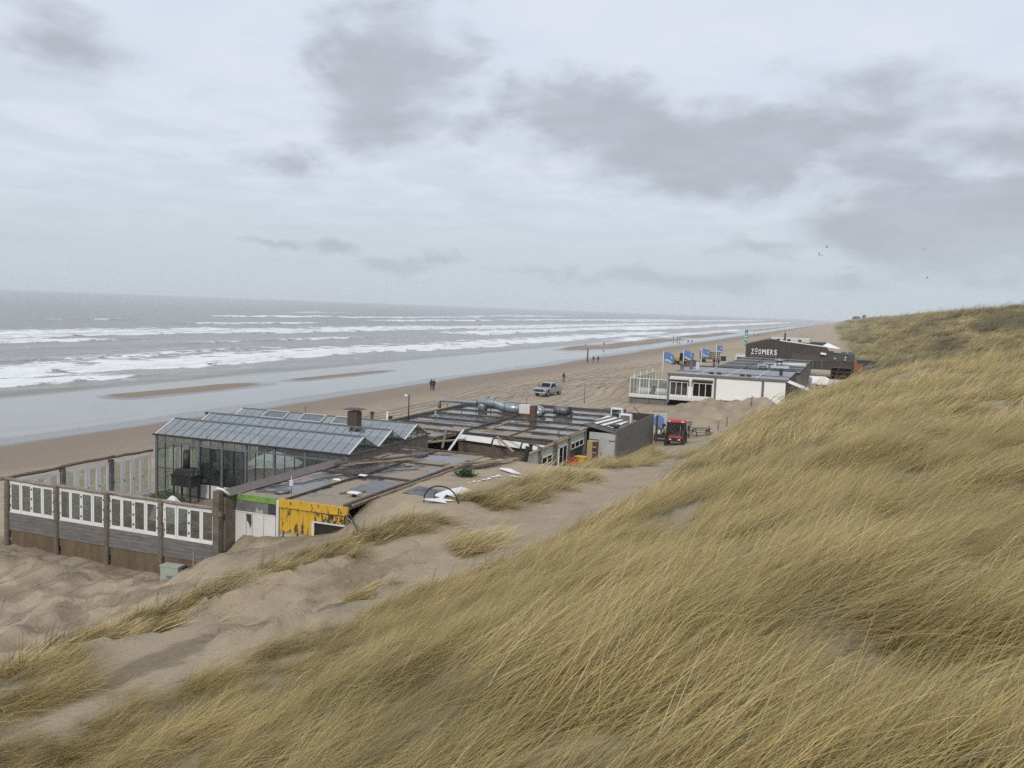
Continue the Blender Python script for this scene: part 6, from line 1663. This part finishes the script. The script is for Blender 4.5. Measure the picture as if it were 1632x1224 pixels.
# ------------------------------------------------------------------ gulls
def gull(x, y, z, rz, roll, lab, s=1.):
    g = thing('gull', lab, 'gull', (x, y, z), rz, 'gulls in the sky'); g.rotation_euler = (0, roll, rz); g.scale = (s, s, s)
    MB().tube([(0, -.30, 0), (0, -.22, .01), (0, 0, 0), (0, .2, 0), (0, .33, .0)], [.03, .065, .095, .06, .03], 8).build('body', 'gull_white', g)
    for sd in (-1, 1):
        MB().add([(sd * .05, -.10, .03), (sd * .35, -.14, .22), (sd * .72, .02, .17), (sd * .36, .06, .2), (sd * .05, .1, .03)], [(0, 1, 3, 4), (1, 2, 3)]).build('wing', 'gull_grey', g)
    MB().add([(-.05, .3, 0), (.05, .3, 0), (.1, .48, 0), (-.1, .48, 0)], [(0, 1, 2, 3)]).build('tail', 'gull_white', g)


gull(-4.3, 120, 22.1, .6, .5, 'lower gull of the pair flying above the beach', .75)
gull(-3.7, 125, 23.5, 1.9, -.4, 'upper gull of the pair flying above the beach', .75)
gull(9.8, 150, 25.2, .2, .2, 'single gull below the dark cloud on the right', .75)
gull(11.9, 170, 21.7, 1.2, .4, 'small gull low above the dune skyline', .75)

# ------------------------------------------------------------------ far buildings on the dunes
for i, (x, y, w, h, lab) in enumerate(((8, 1600, 14, 4, 'far wide building on the hazy distant dune'), (20, 1610, 6, 6, 'far taller building beside the wide one on the horizon'))):
    b = thing('distant_building', lab, 'building', (x, y, hz(x, y) - 1), 0, 'far buildings on the horizon')
    MB().box(-w / 2, w / 2, 0, 10, 0, h).build('walls', 'far_brick', b); MB().prism([(-w / 2 - .4, h), (w / 2 + .4, h), (w / 4, h + 2), (-w / 4, h + 2)], 'y', -.3, 10.3).build('roof', 'roof_black', b)
# ------------------------------------------------------------------ marram grass
def grass_material(name, dark=1.0):
    m, t = newmat(name)
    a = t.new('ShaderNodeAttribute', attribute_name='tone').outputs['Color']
    tint = t.new('ShaderNodeAttribute', attribute_name='tint', attribute_type='INSTANCER').outputs['Fac']
    rnd = t.new('ShaderNodeObjectInfo').outputs['Random']
    c = t.mix(t.ramp(tint, 0, 1, .0, .75, False), a, (.21, .175, .068))
    c = t.mix(t.ramp(rnd, .60, 1, 0, .55, False), c, (.74, .57, .29))
    c = t.mix(t.ramp(rnd, .38, 0, 0, .5, False), c, (.20, .15, .06))
    c = t.mix(t.ramp(tint, 1, 2, 0, .9, False), c, (.075, .072, .034))
    t.put(t.b.inputs['Base Color'], c)
    t.b.inputs['Roughness'].default_value = .55
    t.b.inputs['Specular IOR Level'].default_value = .3
    tr = t.new('ShaderNodeBsdfTranslucent'); t.put(tr.inputs[0], c)
    mx = t.new('ShaderNodeMixShader'); mx.inputs[0].default_value = .2
    t.l.new(t.b.outputs[0], mx.inputs[1]); t.l.new(tr.outputs[0], mx.inputs[2])
    t.l.new(mx.outputs[0], t.out.inputs[0])
    return m


def tuft_mesh(name, n, width, seed, spread=.13, lmin=.55, lmax=1.05, nseg=4, lean=1.0):
    r = np.random.default_rng(seed)
    V = []; Fc = []; T = []
    pal = np.array([(.82, .63, .27), (.69, .525, .21), (.52, .415, .155), (.31, .265, .09), (.92, .78, .46), (.66, .43, .18), (.16, .145, .05), (.60, .52, .36)])
    for b in range(n):
        bx, by = r.normal(0, spread, 2)
        L = r.uniform(lmin, lmax)
        az = r.normal(0, .30)                      # wind blows to local +X
        th = R(r.uniform(29, 64)) * lean; k = R(r.uniform(5, 42)) * lean
        if r.random() < .05: az = r.uniform(-1.6, 1.6); L *= .8
        if r.random() < .03: th = R(r.uniform(0, 25)); k = R(15); L *= 1.1
        tone = pal[r.choice(len(pal), p=[.18, .18, .16, .14, .09, .10, .08, .07])] * r.uniform(.5, 1.2)
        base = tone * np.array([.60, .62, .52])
        p = np.array([bx, by, -.08]); d = az
        side0 = r.uniform(0, math.pi)
        side = np.array([-math.sin(d) * math.cos(side0 * .5) , math.cos(d), .45 * math.sin(side0)])
        side /= np.linalg.norm(side)
        i0 = len(V)
        for s in range(nseg + 1):
            f = s / nseg
            w = width * (1 - .88 * f ** 1.6) * .5
            V.append(p - side * w); V.append(p + side * w)
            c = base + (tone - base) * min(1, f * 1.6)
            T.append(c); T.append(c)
            a = th + k * f
            p = p + (L / nseg) * np.array([math.sin(a) * math.cos(d), math.sin(a) * math.sin(d), math.cos(a)])
        for s in range(nseg):
            j = i0 + 2 * s
            Fc.append((j, j + 1, j + 3, j + 2))
    me = bpy.data.meshes.new(name)
    me.from_pydata([tuple(v) for v in V], [], Fc)
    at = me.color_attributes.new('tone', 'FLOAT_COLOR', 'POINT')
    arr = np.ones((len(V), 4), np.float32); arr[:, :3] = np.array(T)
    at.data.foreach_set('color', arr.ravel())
    me.polygons.foreach_set('use_smooth', np.ones(len(Fc), bool))
    return me


def scatter(name, label, sources, P, rot, scl, idx, tint):
    me = bpy.data.meshes.new(name)
    me.vertices.add(len(P)); me.vertices.foreach_set('co', P.astype(np.float32).ravel())
    for k, ty, v in (('rot', 'FLOAT_VECTOR', rot), ('scl', 'FLOAT', scl), ('idx', 'INT', idx), ('tint', 'FLOAT', tint)):
        a = me.attributes.new(k, ty, 'POINT')
        a.data.foreach_set('vector' if ty == 'FLOAT_VECTOR' else 'value', np.ascontiguousarray(v, dtype=np.int32 if ty == 'INT' else np.float32).ravel())
    o = bpy.data.objects.new(name, me); C.objects.link(o)
    o['kind'] = 'stuff'; o['label'] = label
    coll = bpy.data.collections.new(name + '_tufts')
    for i, s in enumerate(sources):
        so = bpy.data.objects.new('%s_tuft_%d' % (name, i), s); coll.objects.link(so)
    ng = bpy.data.node_groups.new(name, 'GeometryNodeTree')
    ng.interface.new_socket('Geometry', in_out='INPUT', socket_type='NodeSocketGeometry')
    ng.interface.new_socket('Geometry', in_out='OUTPUT', socket_type='NodeSocketGeometry')
    t = NT(ng)
    gi = t.new('NodeGroupInput'); go = t.new('NodeGroupOutput')
    ci = t.new('GeometryNodeCollectionInfo'); ci.inputs['Collection'].default_value = coll
    ci.inputs['Separate Children'].default_value = True; ci.inputs['Reset Children'].default_value = True
    ip = t.new('GeometryNodeInstanceOnPoints'); ip.inputs['Pick Instance'].default_value = True
    def na(nm, ty):
        n = t.new('GeometryNodeInputNamedAttribute', data_type=ty); n.inputs['Name'].default_value = nm
        return n.outputs['Attribute']
    t.l.new(gi.outputs[0], ip.inputs['Points']); t.l.new(ci.outputs[0], ip.inputs['Instance'])
    t.l.new(na('idx', 'INT'), ip.inputs['Instance Index'])
    e2r = t.new('FunctionNodeEulerToRotation'); t.l.new(na('rot', 'FLOAT_VECTOR'), e2r.inputs[0])
    t.l.new(e2r.outputs[0], ip.inputs['Rotation']); t.l.new(na('scl', 'FLOAT'), ip.inputs['Scale'])
    t.l.new(ip.outputs[0], go.inputs[0])
    md = o.modifiers.new('tufts', 'NODES'); md.node_group = ng
    return o


def clump_at(X, Y):
    """wind-drawn swaths: tall full tussocks and thin hollows"""
    return sstep(-.35, .45, fbm((X * .94 + Y * .34) / 2.3, (Y * .94 - X * .34) / .95, 3, 171))


def grass_points(d0, d1, dens, seed, b0=-52, b1=24):
    """random spots between two distances in a wide fan around the view, thinned by the cover of the dune"""
    r = np.random.default_rng(seed)
    area = .5 * R(b1 - b0) * (d1 ** 2 - d0 ** 2)
    n = int(area * dens)
    d = np.sqrt(r.uniform(d0 ** 2, d1 ** 2, n)); b = R(b0) + r.uniform(0, 1, n) * R(b1 - b0)
    X = d * np.sin(b); Y = d * np.cos(b)
    clump = clump_at(X, Y) * .8 + .2
    keep = r.random(n) < cover(X, Y) * clump
    X, Y = X[keep], Y[keep]
    Z = terrain(X, Y)
    return X, Y, Z, r


gm = grass_material('marram_grass')
WIND = R(14)
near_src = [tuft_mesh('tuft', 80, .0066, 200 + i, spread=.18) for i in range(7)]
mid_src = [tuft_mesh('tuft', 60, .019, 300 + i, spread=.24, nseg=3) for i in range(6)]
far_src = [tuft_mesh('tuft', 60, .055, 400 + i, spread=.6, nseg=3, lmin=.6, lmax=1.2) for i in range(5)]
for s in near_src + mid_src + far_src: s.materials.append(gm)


def grass_layer(name, label, src, rings, seed, s0):
    PP = []; 
    for (d0, d1, dens, sc_) in rings:
        X, Y, Z, r = grass_points(d0, d1, dens, seed + int(d0 * 7))
        PP.append(np.stack([X, Y, Z, np.full(len(X), sc_)], 1))
    A = np.concatenate(PP); r = np.random.default_rng(seed)
    n = len(A); X, Y = A[:, 0], A[:, 1]
    big = fbm(X / 5.5, Y / 8, 3, 181); med = fbm(X / 1.8, Y / 2.4, 2, 185)
    scl = A[:, 3] * s0 * np.clip(.95 + .30 * big + .30 * med + r.normal(0, .22, n), .35, 1.8)
    cl = clump_at(X, Y); scl = scl * (.62 + .55 * cl)
    scl = scl * np.where((X < np.interp(Y, _EY, _EX) - 1.6) & (Y < 80), 1.12, 1.0)
    rot = np.stack([r.normal(0, .10, n), .10 + r.normal(0, .12, n) + .18 * med, WIND + r.normal(0, .28, n) + .35 * big], 1)
    tint = np.clip(.62 - .62 * cl + .8 * fbm(X / 4 + 9, Y / 6, 3, 191) + r.normal(0, .12, n), 0, 1)
    if name == 'far_dune_grass':
        shrub = sstep(.05, .30, fbm(X / 9, Y / 30, 3, 195)) * sstep(115, 150, Y)
        shrub = np.clip(shrub + .8 * sstep(.1, .3, fbm(X / 4, Y / 7, 2, 197)), 0, 1); tint = np.clip(tint + .30 * sstep(105, 150, Y), 0, 1) + 1.1 * shrub; scl = scl * (1 + .5 * shrub)
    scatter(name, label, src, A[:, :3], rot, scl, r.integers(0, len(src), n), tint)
    return n


ng_ = [grass_layer('dune_grass', 'windblown straw coloured marram grass covering the near dune', near_src, [(2.5, 9, 34, 1.05), (9, 16, 29, 1.05), (16, 26, 24, 1.05)], 500, 1.0),
       grass_layer('slope_grass', 'windblown marram grass on the dune slope further back', mid_src, [(26, 40, 17, 1.0), (40, 62, 10, 1.08), (62, 90, 5.5, 1.15)], 600, 1.0),
       grass_layer('far_dune_grass', 'distant green and straw grass on the far dunes', far_src, [(90, 150, 2.6, 1.1), (150, 260, 1.5, 1.2), (260, 480, .6, 1.5), (480, 900, .12, 2.4)], 700, 1.0)]
print('grass', ng_)
# ------------------------------------------------------------------ sea haze: one closed box of thin pale air
def haze_box():
    bm = bmesh.new(); bmesh.ops.create_cube(bm, size=1)
    me = bpy.data.meshes.new('haze'); bm.to_mesh(me); bm.free()
    o = bpy.data.objects.new('haze', me); C.objects.link(o)
    o.location = (-2500, 4200, 4); o.scale = (14000, 10600, 84)
    o['kind'] = 'stuff'; o['label'] = 'thin salt spray haze over the beach'
    m = bpy.data.materials.new('haze'); m.use_nodes = True
    t = NT(m.node_tree); t.n.clear()
    out = t.new('ShaderNodeOutputMaterial'); v = t.new('ShaderNodeVolumePrincipled')
    v.inputs['Color'].default_value = (.93, .95, 1, 1); v.inputs['Density'].default_value = .00015
    t.l.new(v.outputs[0], out.inputs['Volume'])
    me.materials.append(m)


haze_box()
